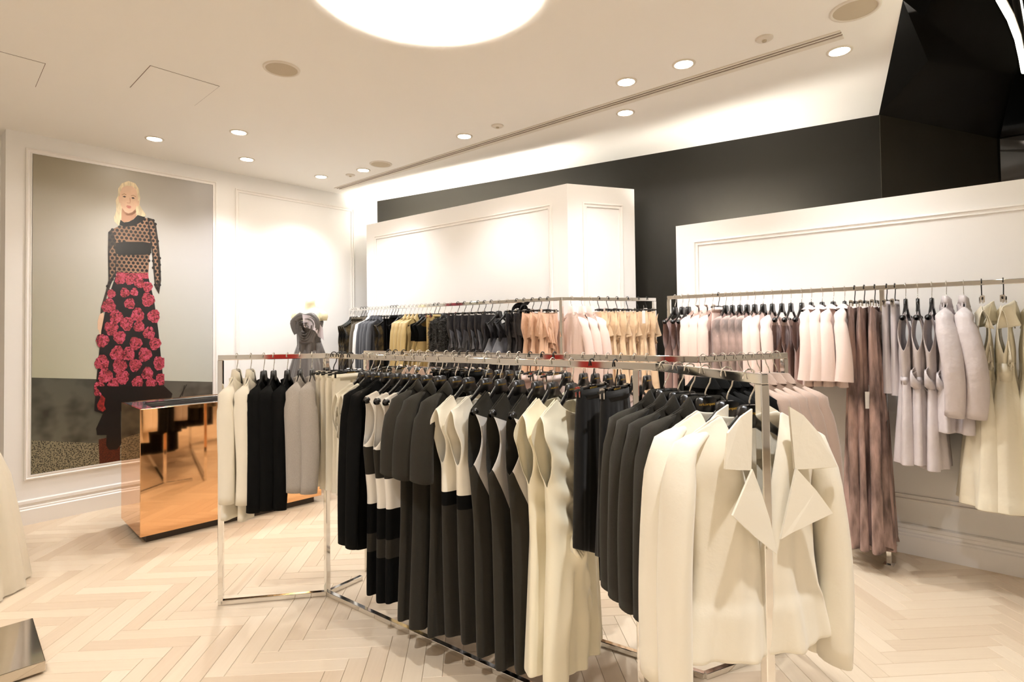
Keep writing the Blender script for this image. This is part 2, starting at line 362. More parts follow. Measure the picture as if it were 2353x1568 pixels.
# ------------------------------------------------------------------ floor: herringbone oak planks
fm = bpy.data.materials.new('pale_oak_plank'); fm.use_nodes = True; nt = fm.node_tree; bs = nt.nodes['Principled BSDF']
bs.inputs['Roughness'].default_value = .42
at = N(nt, 'ShaderNodeAttribute'); at.attribute_name = 'tone'; at2 = N(nt, 'ShaderNodeAttribute'); at2.attribute_name = 'across'
ge = N(nt, 'ShaderNodeNewGeometry'); mps = []
for sc in ((3, 60, 1), (60, 3, 1)):
    mp = N(nt, 'ShaderNodeMapping'); mp.inputs['Scale'].default_value = sc; mp.inputs['Rotation'].default_value = (0, 0, -math.radians(4)); nt.links.new(ge.outputs['Position'], mp.inputs[0]); mps.append(mp)
mv = N(nt, 'ShaderNodeMix', data_type='VECTOR'); nt.links.new(at2.outputs['Fac'], mv.inputs['Factor']); nt.links.new(mps[0].outputs[0], mv.inputs[4]); nt.links.new(mps[1].outputs[0], mv.inputs[5])
no = N(nt, 'ShaderNodeTexNoise'); no.inputs['Scale'].default_value = 1; no.inputs['Detail'].default_value = 5; nt.links.new(mv.outputs[1], no.inputs['Vector'])
rp = N(nt, 'ShaderNodeValToRGB'); rp.color_ramp.elements[0].color = lin((214, 192, 164)); rp.color_ramp.elements[1].color = lin((236, 219, 194))
e = rp.color_ramp.elements.new(.5); e.color = lin((226, 207, 180))
ad = N(nt, 'ShaderNodeMath', operation='MULTIPLY_ADD'); nt.links.new(no.outputs['Fac'], ad.inputs[0]); ad.inputs[1].default_value = .45; nt.links.new(at.outputs['Fac'], ad.inputs[2])
nt.links.new(ad.outputs[0], rp.inputs[0]); nt.links.new(rp.outputs[0], bs.inputs['Base Color'])
mb = MB(); mb.box(-6.8, 6.2, -4.8, 9.2, -.06, -.012); floor = struct(obj('floor', mb.mesh('floor', mat('floor_joint', (206, 186, 158), .8))))
PWd, PLn = .092, .552; rot = math.radians(4); cr, sr = math.cos(rot), math.sin(rot)
planks = []
for k in range(-120, 121):
    for m_ in range(-14, 15):
        ox = k * PWd + m_ * PLn; oy = k * PWd - m_ * PLn
        for ac, (x0, x1, y0, y1) in ((0, (ox, ox + PLn, oy, oy + PWd)), (1, (ox + PLn, ox + PLn + PWd, oy + PWd - PLn, oy + PWd))):
            cx, cy = (x0 + x1) / 2, (y0 + y1) / 2; wx, wy = cx * cr - cy * sr, cx * sr + cy * cr + 3.0
            if -6 < wx < 5.4 and -1.2 < wy < 8.2: planks.append((ac, wx, wy))
def plank_geo(ac, hz=0.0):
    hx, hy = (PLn / 2, PWd / 2) if ac == 0 else (PWd / 2, PLn / 2); g = .0007; c = .0022; v = []
    for z, k in ((-.012, g), (-.0016 + hz, g), (hz, c)):
        v += [(x * cr - y * sr, x * sr + y * cr, z) for x, y in ((-hx + k, -hy + k), (hx - k, -hy + k), (hx - k, hy - k), (-hx + k, hy - k))]
    return v, [(8, 9, 10, 11)] + [(4 * i + a, 4 * i + (a + 1) % 4, 4 * i + 4 + (a + 1) % 4, 4 * i + 4 + a) for i in range(2) for a in range(4)]
def visible(wx, wy):
    if wy < 1.3: return False
    u = wx / wy * 1285 + 1176; v = 754 + 1285 * EYE / wy
    return -60 < u < 2413 and v < 1640
def hidden(wx, wy):                                  # under the hanging clothes or behind the copper counter
    return (-.9 < wx < 1.5 and 1.3 < wy < 2.5) or wy > 6.2
near = sorted([p for p in planks if visible(p[1], p[2]) and not hidden(p[1], p[2])], key=lambda p: math.hypot(p[1], p[2]))[:300]; ns = set(near)
def attrs(me, tones, acs):
    a = me.attributes.new('tone', 'FLOAT', 'FACE'); a.data.foreach_set('value', tones)
    a = me.attributes.new('across', 'FLOAT', 'FACE'); a.data.foreach_set('value', acs)
PM = {}
for ac in (0, 1):
    for ti in range(9):
        v, f = plank_geo(ac); me = mesh('plank', v, f, fm); attrs(me, [-.12 + ti * .085] * len(f), [float(ac)] * len(f)); PM[ac, ti] = me
for ac, wx, wy in near: obj('plank', PM[ac, random.choice([0, 1, 2, 3, 3, 4, 4, 5, 5, 6, 7, 8])], floor, (wx, wy, random.uniform(-.0004, 0)))
mb = MB(); tn = []; acs = []
for p in planks:
    if p in ns: continue
    v, f = plank_geo(p[0]); mb.add([(x + p[1], y + p[2], z) for x, y, z in v], f); tn += [-.12 + .68 * random.random()] * len(f); acs += [float(p[0])] * len(f)
me = mb.mesh('plank_field', fm); attrs(me, tn, acs); o = obj('plank_field', me, floor); o['kind'] = 'stuff'

# ------------------------------------------------------------------ copper counter
cA = Vector((-2.809, 4.227)); cd = Vector((math.cos(math.radians(45.5)), math.sin(math.radians(45.5)))); cn = Vector((-cd.y, cd.x)); CL = 1.44; CW = .64; CH = 1.02
t = thing('copper_counter', 'mirror-polished copper cash counter in front of the poster', 'counter', (cA.x, cA.y, 0), math.atan2(cd.y, cd.x))
mb = MB(); mb.box(.05, CL - .05, .05, CW - .05, 0, .07); obj('plinth', mb.mesh('plinth', M['plinth']), t)
mb = MB(); mb.box(0, CL, 0, .012, .06, CH); bevel(obj('front_panel', mb.mesh('front_panel', M['copper']), t), .002)
mb = MB(); mb.box(0, .012, .013, CW, .06, CH); bevel(obj('side_panel', mb.mesh('side_panel', M['copper']), t), .002)
mb = MB(); mb.box(CL - .012, CL, .013, CW, .06, CH); bevel(obj('side_panel', mb.mesh('side_panel', M['copper']), t), .002)
mb = MB(); mb.box(.013, CL - .013, CW - .012, CW, .06, CH); obj('back_panel', mb.mesh('back_panel', M['copper']), t)
tx0, tx1, ty0, ty1 = .10, .72, .12, .40
mb = MB()
for q in ((.013, CL - .013, .013, ty0), (.013, CL - .013, ty1, CW - .013), (.013, tx0, ty0, ty1), (tx1, CL - .013, ty0, ty1)): mb.box(*q, CH - .03, CH - .004)
wtop = obj('worktop', mb.mesh('worktop', M['greytop']), t)
mb = MB(); mb.box(tx0, tx1, ty0, ty1, CH - .14, CH - .13); 
for q in ((tx0, tx1, ty0, ty0 + .004), (tx0, tx1, ty1 - .004, ty1), (tx0, tx0 + .004, ty0, ty1), (tx1 - .004, tx1, ty0, ty1)): mb.box(*q, CH - .13, CH - .03)
obj('sunken_tray', mb.mesh('sunken_tray', M['darkslot']), t)
mb = MB(); mb.box(tx0 + .02, tx1 + .02, ty1 + .01, ty1 + .03, CH - .004, CH + .006); obj('tray_rail', mb.mesh('tray_rail', M['chrome']), wtop)

# polished steel plinth in the lower left corner
e1 = Vector((-.71, .704)); t = thing('steel_plinth', 'low mirror-steel display plinth in the lower left corner', 'plinth', (-2.216, 2.666, 0), math.atan2(e1.y, e1.x))
mb = MB(); mb.box(0, .56, 0, .8, .012, .062); bevel(obj('top_box', mb.mesh('top_box', M['steel']), t), .003)
mb = MB(); mb.box(.03, .53, .03, .77, 0, .012); obj('foot_recess', mb.mesh('foot_recess', M['plinth']), t)

def panel_cloth():
    m = mat('charcoal_with_pale_panel', (43, 39, 30), .9, bump=(500, .2), sheen=.06, spec=.3); nt = m.node_tree; b = nt.nodes['Principled BSDF']
    tc = N(nt, 'ShaderNodeTexCoord'); sp = N(nt, 'ShaderNodeSeparateXYZ'); nt.links.new(tc.outputs['Object'], sp.inputs[0])
    def op(o, a, b_, c=None):
        n = N(nt, 'ShaderNodeMath', operation=o)
        for i, q in enumerate((a, b_, c)):
            if q is None: continue
            if isinstance(q, (int, float)): n.inputs[i].default_value = q
            else: nt.links.new(q, n.inputs[i])
        return n.outputs[0]
    x, y, z = sp.outputs[0], sp.outputs[1], sp.outputs[2]; ax = op('ABSOLUTE', x, 0)
    low = op('MAXIMUM', op('SUBTRACT', -.44, z), 0)
    edge = op('MULTIPLY_ADD', low, -.52, .225)
    m1 = op('LESS_THAN', ax, edge); m2 = op('GREATER_THAN', z, op('MULTIPLY_ADD', ax, -.30, -.605)); m3 = op('LESS_THAN', z, op('MULTIPLY_ADD', ax, .35, -.305)); m4 = op('LESS_THAN', y, .002)
    fac = op('MULTIPLY', op('MULTIPLY', m1, m2), op('MULTIPLY', m3, m4))
    mx = N(nt, 'ShaderNodeMix', data_type='RGBA'); mx.inputs[6].default_value = lin((43, 39, 30)); mx.inputs[7].default_value = lin((212, 206, 198)); nt.links.new(fac, mx.inputs[0]); nt.links.new(mx.outputs[2], b.inputs['Base Color'])
    return m
M['panelcloth'] = panel_cloth()

# ------------------------------------------------------------------ clothes rails
RH = 1.46; WH = 1.855                                  # top of the floor racks / of the wall rails
RAIL = {'A0': ((-1.725, 3.31), (-1.136, 3.412), RH), 'A1': ((-1.136, 3.412), (.555, 2.14), RH), 'A2': ((.555, 2.14), (.715, 1.61), RH),
        'B0': ((-.98, 3.75), (.854, 2.568), RH), 'B1': ((.854, 2.568), (1.357, 2.8), RH),
        'L0': ((-1.928, 6.67), (.418, 4.71), WH), 'L1': ((.418, 4.71), (1.285, 5.046), WH), 'R0': ((1.334, 4.74), (3.024, 3.27), WH)}
def rail_pt(r, t):
    a, b, z = RAIL[r]; a = Vector(a); b = Vector(b); d = (b - a).normalized(); return a + d * t, d, z
def square_bar(name, p, q, w, h, parent, m='chrome'):
    mb = MB(); mb.bar(p, q, w, h); return bevel(obj(name, mb.mesh(name, M[m]), parent), .0025, 2)
def rack(name, label, segs, posts, bars, base=True, tw=.025, th=.03):
    t = thing(name, label, 'clothes rack', (*segs[0][0], 0))
    o = Vector((*segs[0][0], 0))
    z = RAIL[segs[0][2]][2]
    for a, b, r in segs:
        d = (Vector(b) - Vector(a)).normalized() * tw * .5
        square_bar('rail', Vector((a[0] - d.x, a[1] - d.y, z - th / 2)) - o, Vector((b[0] + d.x, b[1] + d.y, z - th / 2)) - o, tw, th, t)
    for x, y, an in posts:
        mb = MB(); mb.box(-.014, .014, -.014, .014, 0, z - th); p = obj('post', mb.mesh('post', M['chrome']), t, Vector((x, y, 0)) - o, an); bevel(p, .0025)
        mb = MB(); mb.box(-.03, .03, -.03, .03, 0, .006)
        if base: obj('foot_plate', mb.mesh('foot_plate', M['chrome']), p)
    for a, b in bars:
        square_bar('floor_bar', Vector((*a, .014)) - o, Vector((*b, .014)) - o, .028, .026, t)
    return t
a0, a1 = RAIL['A0'][:2]; a2, a3 = RAIL['A2'][:2]
ang = lambda r: math.atan2(RAIL[r][1][1] - RAIL[r][0][1], RAIL[r][1][0] - RAIL[r][0][0])
p3 = rail_pt('A1', 2.03)[0]
frk = rack('clothes_rack', 'zigzag chrome clothes rack in the foreground with cream, black and charcoal clothes', [(a0, a1, 'A0'), (a1, a2, 'A1'), (a2, a3, 'A2')],
     [(*a0, ang('A0')), (*a1, ang('A1')), (p3.x, p3.y, ang('A1')), (*a3, ang('A2'))], [(a0, a1), (a1, a2), (a2, a3), (a1, (-.985, 3.615))], False)
b0, b1 = RAIL['B0'][:2]; b2 = RAIL['B1'][1]
rack('clothes_rack', 'second chrome floor rack just behind the foreground one', [(b0, b1, 'B0'), (b1, b2, 'B1')], [(*b0, ang('B0')), (*b2, ang('B1')), (*rail_pt('B0', 2.10)[0], ang('B0'))], [(b0, b1), (b1, b2)], False)
l0, l1 = RAIL['L0'][:2]; l2 = RAIL['L1'][1]
rack('clothes_rack', 'tall chrome rail bent around the angled white panel at the back', [(l0, l1, 'L0'), (l1, l2, 'L1')], [(*l0, ang('L0')), (*l1, ang('L0')), (*l2, ang('L1'))], [])
r0, r1 = RAIL['R0'][:2]; rr = rail_pt('R0', 3.3)[0]; rp_ = rail_pt('R0', 1.52)[0]
rack('clothes_rack', 'tall chrome rail along the low white panel at right', [(r0, (rr.x, rr.y), 'R0')], [(*r0, ang('R0')), (rp_.x, rp_.y, ang('R0')), (rr.x, rr.y, ang('R0'))], [])

# ------------------------------------------------------------------ hangers
HK = [(0, 0, -.10), (0, 0, -.084), (.006, 0, -.070), (.019, 0, -.050), (.024, 0, -.028), (.0235, 0, -.008), (.018, 0, .004), (.008, 0, .0085), (-.003, 0, .0085), (-.013, 0, .004), (-.019, 0, -.006), (-.0215, 0, -.020)]
def hook_mesh(key, r=.0024):
    mb = MB(); mb.tube(HK, r, None, 8); return mb.mesh('hook', M[key], True)
HOOK = {'chrome': hook_mesh('chrome'), 'black': hook_mesh('hangerblk', .003)}
def hanger_body():
    mb = MB()
    for s in (-1, 1):
        pth = [(s * .004, 0, -.128), (s * .022, 0, -.134), (s * .045, 0, -.146), (s * .075, 0, -.168), (s * .11, 0, -.190), (s * .15, 0, -.212), (s * .175, 0, -.224)]
        mb.tube(pth, [.024, .022, .015, .012, .011, .011, .012], [.008, .008, .008, .008, .008, .008, .009], 10)
    v = []
    for z, w in ((-.097, .024), (-.103, .036), (-.150, .050), (-.164, .036)):
        for y in (-.0085, .0085): v += [(-w, y, z), (w, y, z)]
    f = []
    for i in range(3):
        b = i * 4; f += [(b, b + 1, b + 5, b + 4), (b + 3, b + 2, b + 6, b + 7), (b + 2, b, b + 4, b + 6), (b + 1, b + 3, b + 7, b + 5)]
    f += [(0, 2, 3, 1), (12, 13, 15, 14)]; mb.add(v, f)
    return mb.mesh('hanger_body', M['hangerblk'], False)
HB = hanger_body()
for p in HB.polygons: p.use_smooth = True
def knob_mesh():
    mb = MB(); prof = [(.001, -.020), (.011, -.017), (.018, -.008), (.019, .002), (.014, .012), (.009, .018)]
    mb.lathe(prof, 14); me = mb.mesh('end_knob', M['hangerblk'], True); return me
HKN = knob_mesh()
def clip_bar():
    mb = MB(); mb.tube([(-.15, 0, -.112), (-.05, 0, -.106), (0, 0, -.104), (.05, 0, -.106), (.15, 0, -.112)], .006, .004, 8)
    mb.box(-.022, .022, -.008, .008, -.118, -.098); return mb.mesh('hanger_bar', M['hangerblk'])
HCB = clip_bar()
def clip_mesh():
    mb = MB(); mb.box(-.013, .013, -.011, -.004, -.138, -.098); mb.box(-.013, .013, .004, .011, -.138, -.098); mb.tube([(-.012, 0, -.104), (.012, 0, -.104)], .009, .009, 10, side=Vector((0, 0, 1)))
    return mb.mesh('clip', M['chrome'])
HCL = clip_mesh()
fc = bpy.data.curves.new('lettering', 'FONT'); fc.body = 'carla.zampatti'; fc.size = .0125; fc.align_x = 'CENTER'; fc.extrude = .0003; fc.space_character = .92
fo = bpy.data.objects.new('lettering_tmp', fc); COL.objects.link(fo); dg = bpy.context.evaluated_depsgraph_get()
LET = bpy.data.meshes.new_from_object(fo.evaluated_get(dg)); bpy.data.objects.remove(fo); LET.name = 'lettering'; LET.materials.clear(); LET.materials.append(M['gold'])
LET.transform(Matrix.Translation((0, -.0092, -.124)) @ Matrix.Rotation(PI / 2, 4, 'X'))
GROUPS = {}
def place_hanger(kind, P, rz, label, group, letters, hook):
    t = thing('clip_hanger' if kind == 'clip' else 'coat_hanger', label, 'hanger', P, rz, group)
    obj('hook', HOOK[hook], t)
    if kind == 'clip':
        b = obj('bar', HCB, t)
        for s in (-1, 1): obj('clip', HCL, b, (s * .105, 0, 0))
        if letters: obj('lettering', LET, b, (0, .0008, .0125))
    else:
        b = obj('body', HB, t)
        if kind == 'knob':
            for s in (-1, 1):
                k = obj('end_knob', HKN, b, (s * .196, 0, -.222)); k.rotation_euler = (0, -s * 1.15 + (PI if s > 0 else PI), 0)
        if letters: obj('lettering', LET, b)
    return t

# ------------------------------------------------------------------ garment surfaces
def ip(prof, z):
    return np.interp(-np.asarray(z), [-p[0] for p in prof], [p[1] for p in prof])
def cloth_body(name, mats, xn=.07, xs=.2, zn=-.13, zs=-.2, hem=-.9, W=None, D=None, arm=None, gap=.02, nf=.06, nb=.015, vneck=False, bands=None,
               fold=(.003, .02, 5), nu=22, nv=26, yn=.035, seed=0, hemf=None, slit=0, thick=.004, sub=0, bell=.6, bulge=None):
    """front and back sheets of a garment joined at shoulder and side seams; local X shoulder line, -Y front, Z below the rail"""
    rg = np.random.default_rng(seed)
    W = W or [(zs, xs), (hem, xs)]; D = D or [(zs, .03), (hem, .04)]
    lv = list(np.linspace(zn, zs - .06, 7)) + list(np.linspace(zs - .06, hem, nv)[1:])
    bz = [b[0] for b in bands[:-1]] if bands else []
    for b in bz:
        i = int(np.argmin([abs(q - b) for q in lv])); lv[i] = b
    lv = np.array(lv); U = np.linspace(-1, 1, 2 * nu + 1); U = np.sign(U) * np.abs(U) ** .9
    ph = rg.uniform(0, 6.28, 4); V = []; F = []; MI = []
    for side in (-1, 1):
        base = len(V); drop = nf if side < 0 else nb
        x0 = np.abs(U) * xs
        inside = np.clip(1 - x0 / xn, 0, 1) if xn > 0 else x0 * 0
        shape = inside if vneck and side < 0 else np.sqrt(np.clip(1 - (x0 / max(xn, 1e-4)) ** 2, 0, 1))
        zt = np.where(x0 >= xn, zs + (zn - zs) * (xs - x0) / max(xs - xn, 1e-4), zn - drop * shape)
        for i, L in enumerate(lv):
            z = np.minimum(zt, L)
            if hemf is not None: z = np.where(z < zs, zs + (z - zs) * (1 + hemf(U, side) * smoothstep(zs, hem, z)), z)
            w = ip(W, z); x = U * w
            S = np.sqrt(np.clip(1 - np.abs(U) ** 2.4, 0, 1))
            k = smoothstep(0, .12, zt - z) ** .6
            ytop = yn * np.sqrt(np.clip(1 - (x0 / max(xn, 1e-4)) ** 2, 0, 1))
            y = ytop * (1 - k) + ip(D, z) * S * k
            q = np.clip((zs - z) / max(zs - hem, 1e-4), 0, 1)
            am = fold[0] + (fold[1] - fold[0]) * q ** 1.4
            y = y + am * k * S ** bell * np.sin(fold[2] * PI * U + ph[0] + side + 1.3 * np.sin(2.2 * q + ph[1])) + .4 * am * k * S * np.sin(fold[2] * 2.3 * PI * U + ph[2] + 3 * q)
            if bulge is not None: y = y + bulge(U, z, side)
            y = np.maximum(y, .005 * S)
            if arm is not None:
                bp = np.clip(np.sin(PI * np.clip((zs - z) / (zs - arm), 0, 1)), 0, 1) ** .6
                y = y + gap * bp * np.abs(U) ** 6
            V += [(x[j], side * y[j], z[j]) for j in range(len(U))]
        n = len(U)
        for i in range(len(lv) - 1):
            zm = (lv[i] + lv[i + 1]) / 2; mi = 0
            if bands:
                for b, m_ in bands:
                    if zm > b: mi = m_; break
                else: mi = bands[-1][1]
            for j in range(n - 1):
                a = base + i * n + j
                if side < 0 and slit and zm < slit and j == nu: continue
                F.append((a, a + 1, a + n + 1, a + n) if side < 0 else (a, a + n, a + n + 1, a + 1)); MI.append(mi)
    me = mesh(name, V, F, mats, True, MI)
    bm = bmesh.new(); bm.from_mesh(me); bmesh.ops.remove_doubles(bm, verts=bm.verts, dist=.0006); bmesh.ops.dissolve_degenerate(bm, edges=bm.edges, dist=.0003); bm.to_mesh(me); bm.free()
    return me
def sleeve(name, m, s, xs=.2, zs=-.2, length=.62, r0=.058, r1=.05, out=.045, fwd=-.02, flare=0, elbow=.012, n=16, k=12, seed=0, ry=None, bands=None):
    rg = np.random.default_rng(seed + 17); mb = MB(); L = []
    RX = []; RY = []
    sl = .42
    for dx, dz, a_, b_ in ((-.085, .085 * sl - .012, .006, .008), (-.055, .055 * sl - .015, .012, .02), (-.025, .025 * sl - .019, .02, .034), (-.002, -.024, .027, .045)):
        L.append((s * (xs + dx), 0, zs + dz)); RX.append(min(a_, r0 * .62)); RY.append(min(b_, r0 * .9))
    for i in range(k + 1):
        t = i / k
        x = xs + .010 + out * (t ** .7) + elbow * math.sin(PI * t); z = zs - .062 - (length - .062) * t
        L.append((s * x, fwd * math.sin(PI * min(1, t * .7)), z))
        r = r0 + (r1 - r0) * t + flare * t ** 3; q = min(1, .78 + 2.2 * t)
        RX.append(r * .60 * q); RY.append(r * .95 * q)
    k += 4
    v0 = len(mb.v); mb.tube(L, RX, RY, n, cap=False)
    mb.add([L[0]], []); top = len(mb.v) - 1
    mb.f += [(top, (j + 1) % n, j) for j in range(n)]; mb.m += [0] * n
    a = rg.uniform(0, 6); V = []
    for i, p in enumerate(mb.v):
        ang_ = (i % n) * 2 * PI / n; t = (i // n) / k; a_f = min(1, t * 3)
        V.append((p[0] + .002 * math.sin(3 * ang_ + a + 5 * t), p[1] + .003 * math.sin(2 * ang_ + a + 6 * t), p[2]))
    return mesh(name, V, mb.f, m, True)
def collar_mesh(m, xn=.07, yn=.035, zn=-.13, h=.045, fl=.03, span=150, drop=.05, n=26):
    V = []; F = []
    for i in range(n + 1):
        a = math.radians(90 - span + 2 * span * i / n); c, s = math.cos(a), math.sin(a); fr = max(0, -s)
        z = zn - drop * fr ** 2
        V += [(c * xn * 1.02, s * yn * 1.0, z - .002), (c * xn * .74, s * yn * .7, z + h), (c * xn * .84, s * yn * .85, z + h - .003), (c * (xn * 1.08 + fl), s * (yn * 1.05 + fl), z - .012 - .3 * fl)]
    for i in range(n):
        for k in range(3): F.append((4 * i + k, 4 * i + k + 1, 4 * i + k + 5, 4 * i + k + 4))
    return mesh('collar', V, F, m, True)
def flat_piece(name, m, poly, y, tilt=0.0, thick=.007, curl=.0):
    """stiff cloth piece (lapel, collar point): polygon in XZ in front of the body, outer points lifted by tilt"""
    cx = sum(p[0] for p in poly) / len(poly); V = []
    for p in poly:
        yy = y - tilt * (p[2] if len(p) > 2 else 0); V.append((p[0], yy, p[1]))
    k = len(V); V2 = V + [(x, yy + thick, z) for x, yy, z in V]
    return mesh(name, V2, [tuple(range(k)), tuple(range(2 * k - 1, k - 1, -1))] + [(i, (i + 1) % k, k + (i + 1) % k, k + i) for i in range(k)], m)
def frill(name, m, path, h, amp, waves, seed=0, n=60, rows=8, dirn=(0, -1, 0), flare=1.0):
    """ruffled strip hanging from a path; amp grows to the free edge"""
    rg = np.random.default_rng(seed); P = [Vector(p) for p in path]; V = []; F = []; ph = rg.uniform(0, 6); d = Vector(dirn)
    for i in range(n + 1):
        t = i / n * (len(P) - 1); k = min(int(t), len(P) - 2); p = P[k].lerp(P[k + 1], t - k)
        for r in range(rows + 1):
            q = r / rows; o = amp * q ** flare * math.sin(waves * 2 * PI * i / n + ph + .8 * q) + amp * .4 * q * math.sin(waves * 4.6 * PI * i / n + ph * 2)
            V.append(p + d * o + Vector((amp * .5 * q * math.cos(waves * 2 * PI * i / n + ph), 0, -h * q)))
    for i in range(n):
        for r in range(rows): a = i * (rows + 1) + r; F.append((a, a + rows + 1, a + rows + 2, a + 1))
    return mesh(name, V, F, m, True)
def loops(name, m, c, r, ry, n=6, seed=0, w=.05):
    """bow or gathered rosette: overlapping curled bands"""
    rg = np.random.default_rng(seed); mb = MB()
    for i in range(n):
        a0_ = rg.uniform(0, 6.28); R_ = r * rg.uniform(.45, 1); tl = rg.uniform(-.5, .5); V = []; F = []; q = 18
        for j in range(q + 1):
            a = a0_ + j / q * 4.4; rr_ = R_ * (1 - .35 * j / q)
            p = Vector((rr_ * math.cos(a), 0, rr_ * math.sin(a) * 1.1)); b = Vector((.4 * tl * w, -w * (.6 + .4 * math.sin(a * 2)), .3 * w * math.sin(a)))
            V += [p + Vector(c), p + b * .5 + Vector(c) + Vector((0, 0, -.01)), p * 1.08 + b + Vector(c)]
        for j in range(q):
            for k in range(2): F.append((3 * j + k, 3 * j + k + 1, 3 * j + k + 4, 3 * j + k + 3))
        mb.add(V, F)
    return mb.mesh(name, m, True)
def trousers(m, zt=-.115, hem=-.8, w=.12, d=.016, seed=0, legw=.1, crease=True):
    """two legs hanging side by side below a waistband"""
    mb = MB(); rg = np.random.default_rng(seed); n = 18; k = 14
    for s in (-1, 1):
        V = []
        for i in range(k + 1):
            t = i / k; z = zt + (hem - zt) * t; hw = (w * .5 + (legw * .5 - w * .5) * t); cx = s * (w * .5 + (.008 + .01 * rg.random()) * t * .6)
            dd_ = d * (1 + .8 * t) + .003 * math.sin(6 * t + seed)
            for j in range(n):
                a = 2 * PI * j / n; cs, sn = math.cos(a), math.sin(a)
                V.append((cx + hw * math.copysign(abs(cs) ** .8, cs), dd_ * sn + .004 * math.sin(3 * a + 4 * t), z + (.0 if i else .002 * sn)))
        mb.add(V, [(i * n + j, i * n + (j + 1) % n, (i + 1) * n + (j + 1) % n, (i + 1) * n + j) for i in range(k) for j in range(n)])
    return mb.mesh('legs', m, True)
def band_ring(name, m, z0, z1, w, d, n=28, lip=.002):
    V = []; F = []
    for z, k in ((z0, 0), (z0 + .002, lip), (z1 - .002, lip), (z1, 0)):
        V += [((w + k) * math.cos(2 * PI * j / n), (d + k) * math.sin(2 * PI * j / n), z) for j in range(n)]
    for i in range(3): F += [(i * n + j, i * n + (j + 1) % n, (i + 1) * n + (j + 1) % n, (i + 1) * n + j) for j in range(n)]
    return mesh(name, V, F, m, True)

# ------------------------------------------------------------------ garment kinds: list of (part name, mesh, wall thickness, subdivide)
def sleeves(m, seed=0, **k): return [('sleeve', sleeve('sleeve', m, s, seed=seed + s, **k), .003, 0) for s in (-1, 1)]
def G_coat_cream(seed):
    m = M['cream']
    P = [('body', cloth_body('body', m, xn=.10, xs=.235, zn=-.118, zs=-.192, hem=-.80, W=[(-.19, .235), (-.34, .205), (-.55, .205), (-.648, .218), (-.656, .226), (-.80, .262)],
            D=[(-.2, .045), (-.4, .052), (-.648, .06), (-.656, .067), (-.8, .075)], nf=.40, nb=.02, vneck=True, fold=(.002, .014, 3), seed=seed, thick=.006), .005, 1)]
    P += sleeves(m, seed, xs=.226, zs=-.187, length=.70, r0=.066, r1=.058, out=.042, fwd=-.02)
    P += [('collar', flat_piece('collar', m, [(-.045, -.098, 0), (-.085, -.118, .1), (-.132, -.160, .3), (-.152, -.256, .8), (-.100, -.264, .5), (-.056, -.270, .2)], -.068, .02), 0, 0),
          ('collar', flat_piece('collar', m, [(.083, -.098, 0), (.094, -.280, .2), (.16, -.283, .5), (.233, -.281, .9), (.185, -.185, .4), (.13, -.125, .1)], -.068, .02), 0, 0),
          ('lapel', flat_piece('lapel', m, [(-.056, -.266, .1), (-.100, -.322, .6), (-.142, -.380, 1), (-.07, -.445, .8), (.010, -.508, .6), (-.006, -.41, .3), (-.030, -.33, .1)], -.075, .025), 0, 0),
          ('lapel', flat_piece('lapel', m, [(.094, -.276, .1), (.030, -.47, .3), (.06, -.455, .5), (.13, -.43, .8), (.198, -.408, 1), (.15, -.34, .6)], -.075, .025), 0, 0)]
    mb = MB(); mb.box(-.032, .032, .028, .031, -.172, -.156); P.append(('neck_label', mb.mesh('neck_label', M['labelblk']), 0, 0))
    return P
def G_jacket(key, seed, hem=-.80, slen=.60, lap=True, xs=.20, D=.03):
    m = M[key]
    P = [('body', cloth_body('body', m, xn=.08, xs=xs, zn=-.125, zs=-.185, hem=hem, W=[(-.185, xs), (-.35, xs - .03), (hem, xs - .005)], D=[(-.2, D * .8), (hem, D * 1.2)], nf=.3, vneck=True, fold=(.001, .008, 3), seed=seed), .004, 0)]
    P += sleeves(m, seed, xs=xs + .005, zs=-.18, length=slen, r0=D * 1.75, r1=D * 1.4, out=.038)
    if lap:
        P.append(('collar', collar_mesh(m, .08, .03, -.125, .03, .02, 140, .10), .004, 0))
    return P
def G_longcoat(key, seed, hem=-.95, slen=.64, peak=.05, xs=.20, D=.028):
    m = M[key]
    P = [('body', cloth_body('body', m, xn=.055, xs=xs, zn=-.125, zs=-.20, hem=hem, W=[(-.2, xs), (-.4, xs - .02), (hem, xs + .02)], D=[(-.2, D * .8), (hem, D * 1.35)], nf=.05, fold=(.002, .010, 3), seed=seed), .004, 0)]
    P += sleeves(m, seed, xs=xs, zs=-.195, length=slen, r0=.046, r1=.040, out=.04)
    if peak: P.append(('collar', collar_mesh(m, .055, .028, -.140, peak + .01, .002, 165, .02), .003, 0))
    return P
def G_cardigan(key, seed, hem=-.78, slen=.56):
    m = M[key]
    P = [('body', cloth_body('body', m, xn=.05, xs=.185, zn=-.14, zs=-.21, hem=hem, W=[(-.2, .185), (-.4, .165), (hem, .17)], D=[(-.2, .022), (hem, .03)], nf=.08, fold=(.001, .006, 3), seed=seed), .003, 0)]
    return P + sleeves(m, seed, xs=.185, zs=-.205, length=slen, r0=.046, r1=.036, out=.045)
def G_knit(key, seed):
    m = M[key]
    P = [('body', cloth_body('body', m, xn=.05, xs=.195, zn=-.128, zs=-.195, hem=-.70, W=[(-.19, .195), (-.4, .18), (-.7, .19)], D=[(-.2, .024), (-.7, .034)], nf=.06, fold=(.001, .006, 3), seed=seed), .004, 0)]
    return P + sleeves(m, seed, xs=.20, zs=-.19, length=.57, r0=.056, r1=.046, out=.06)
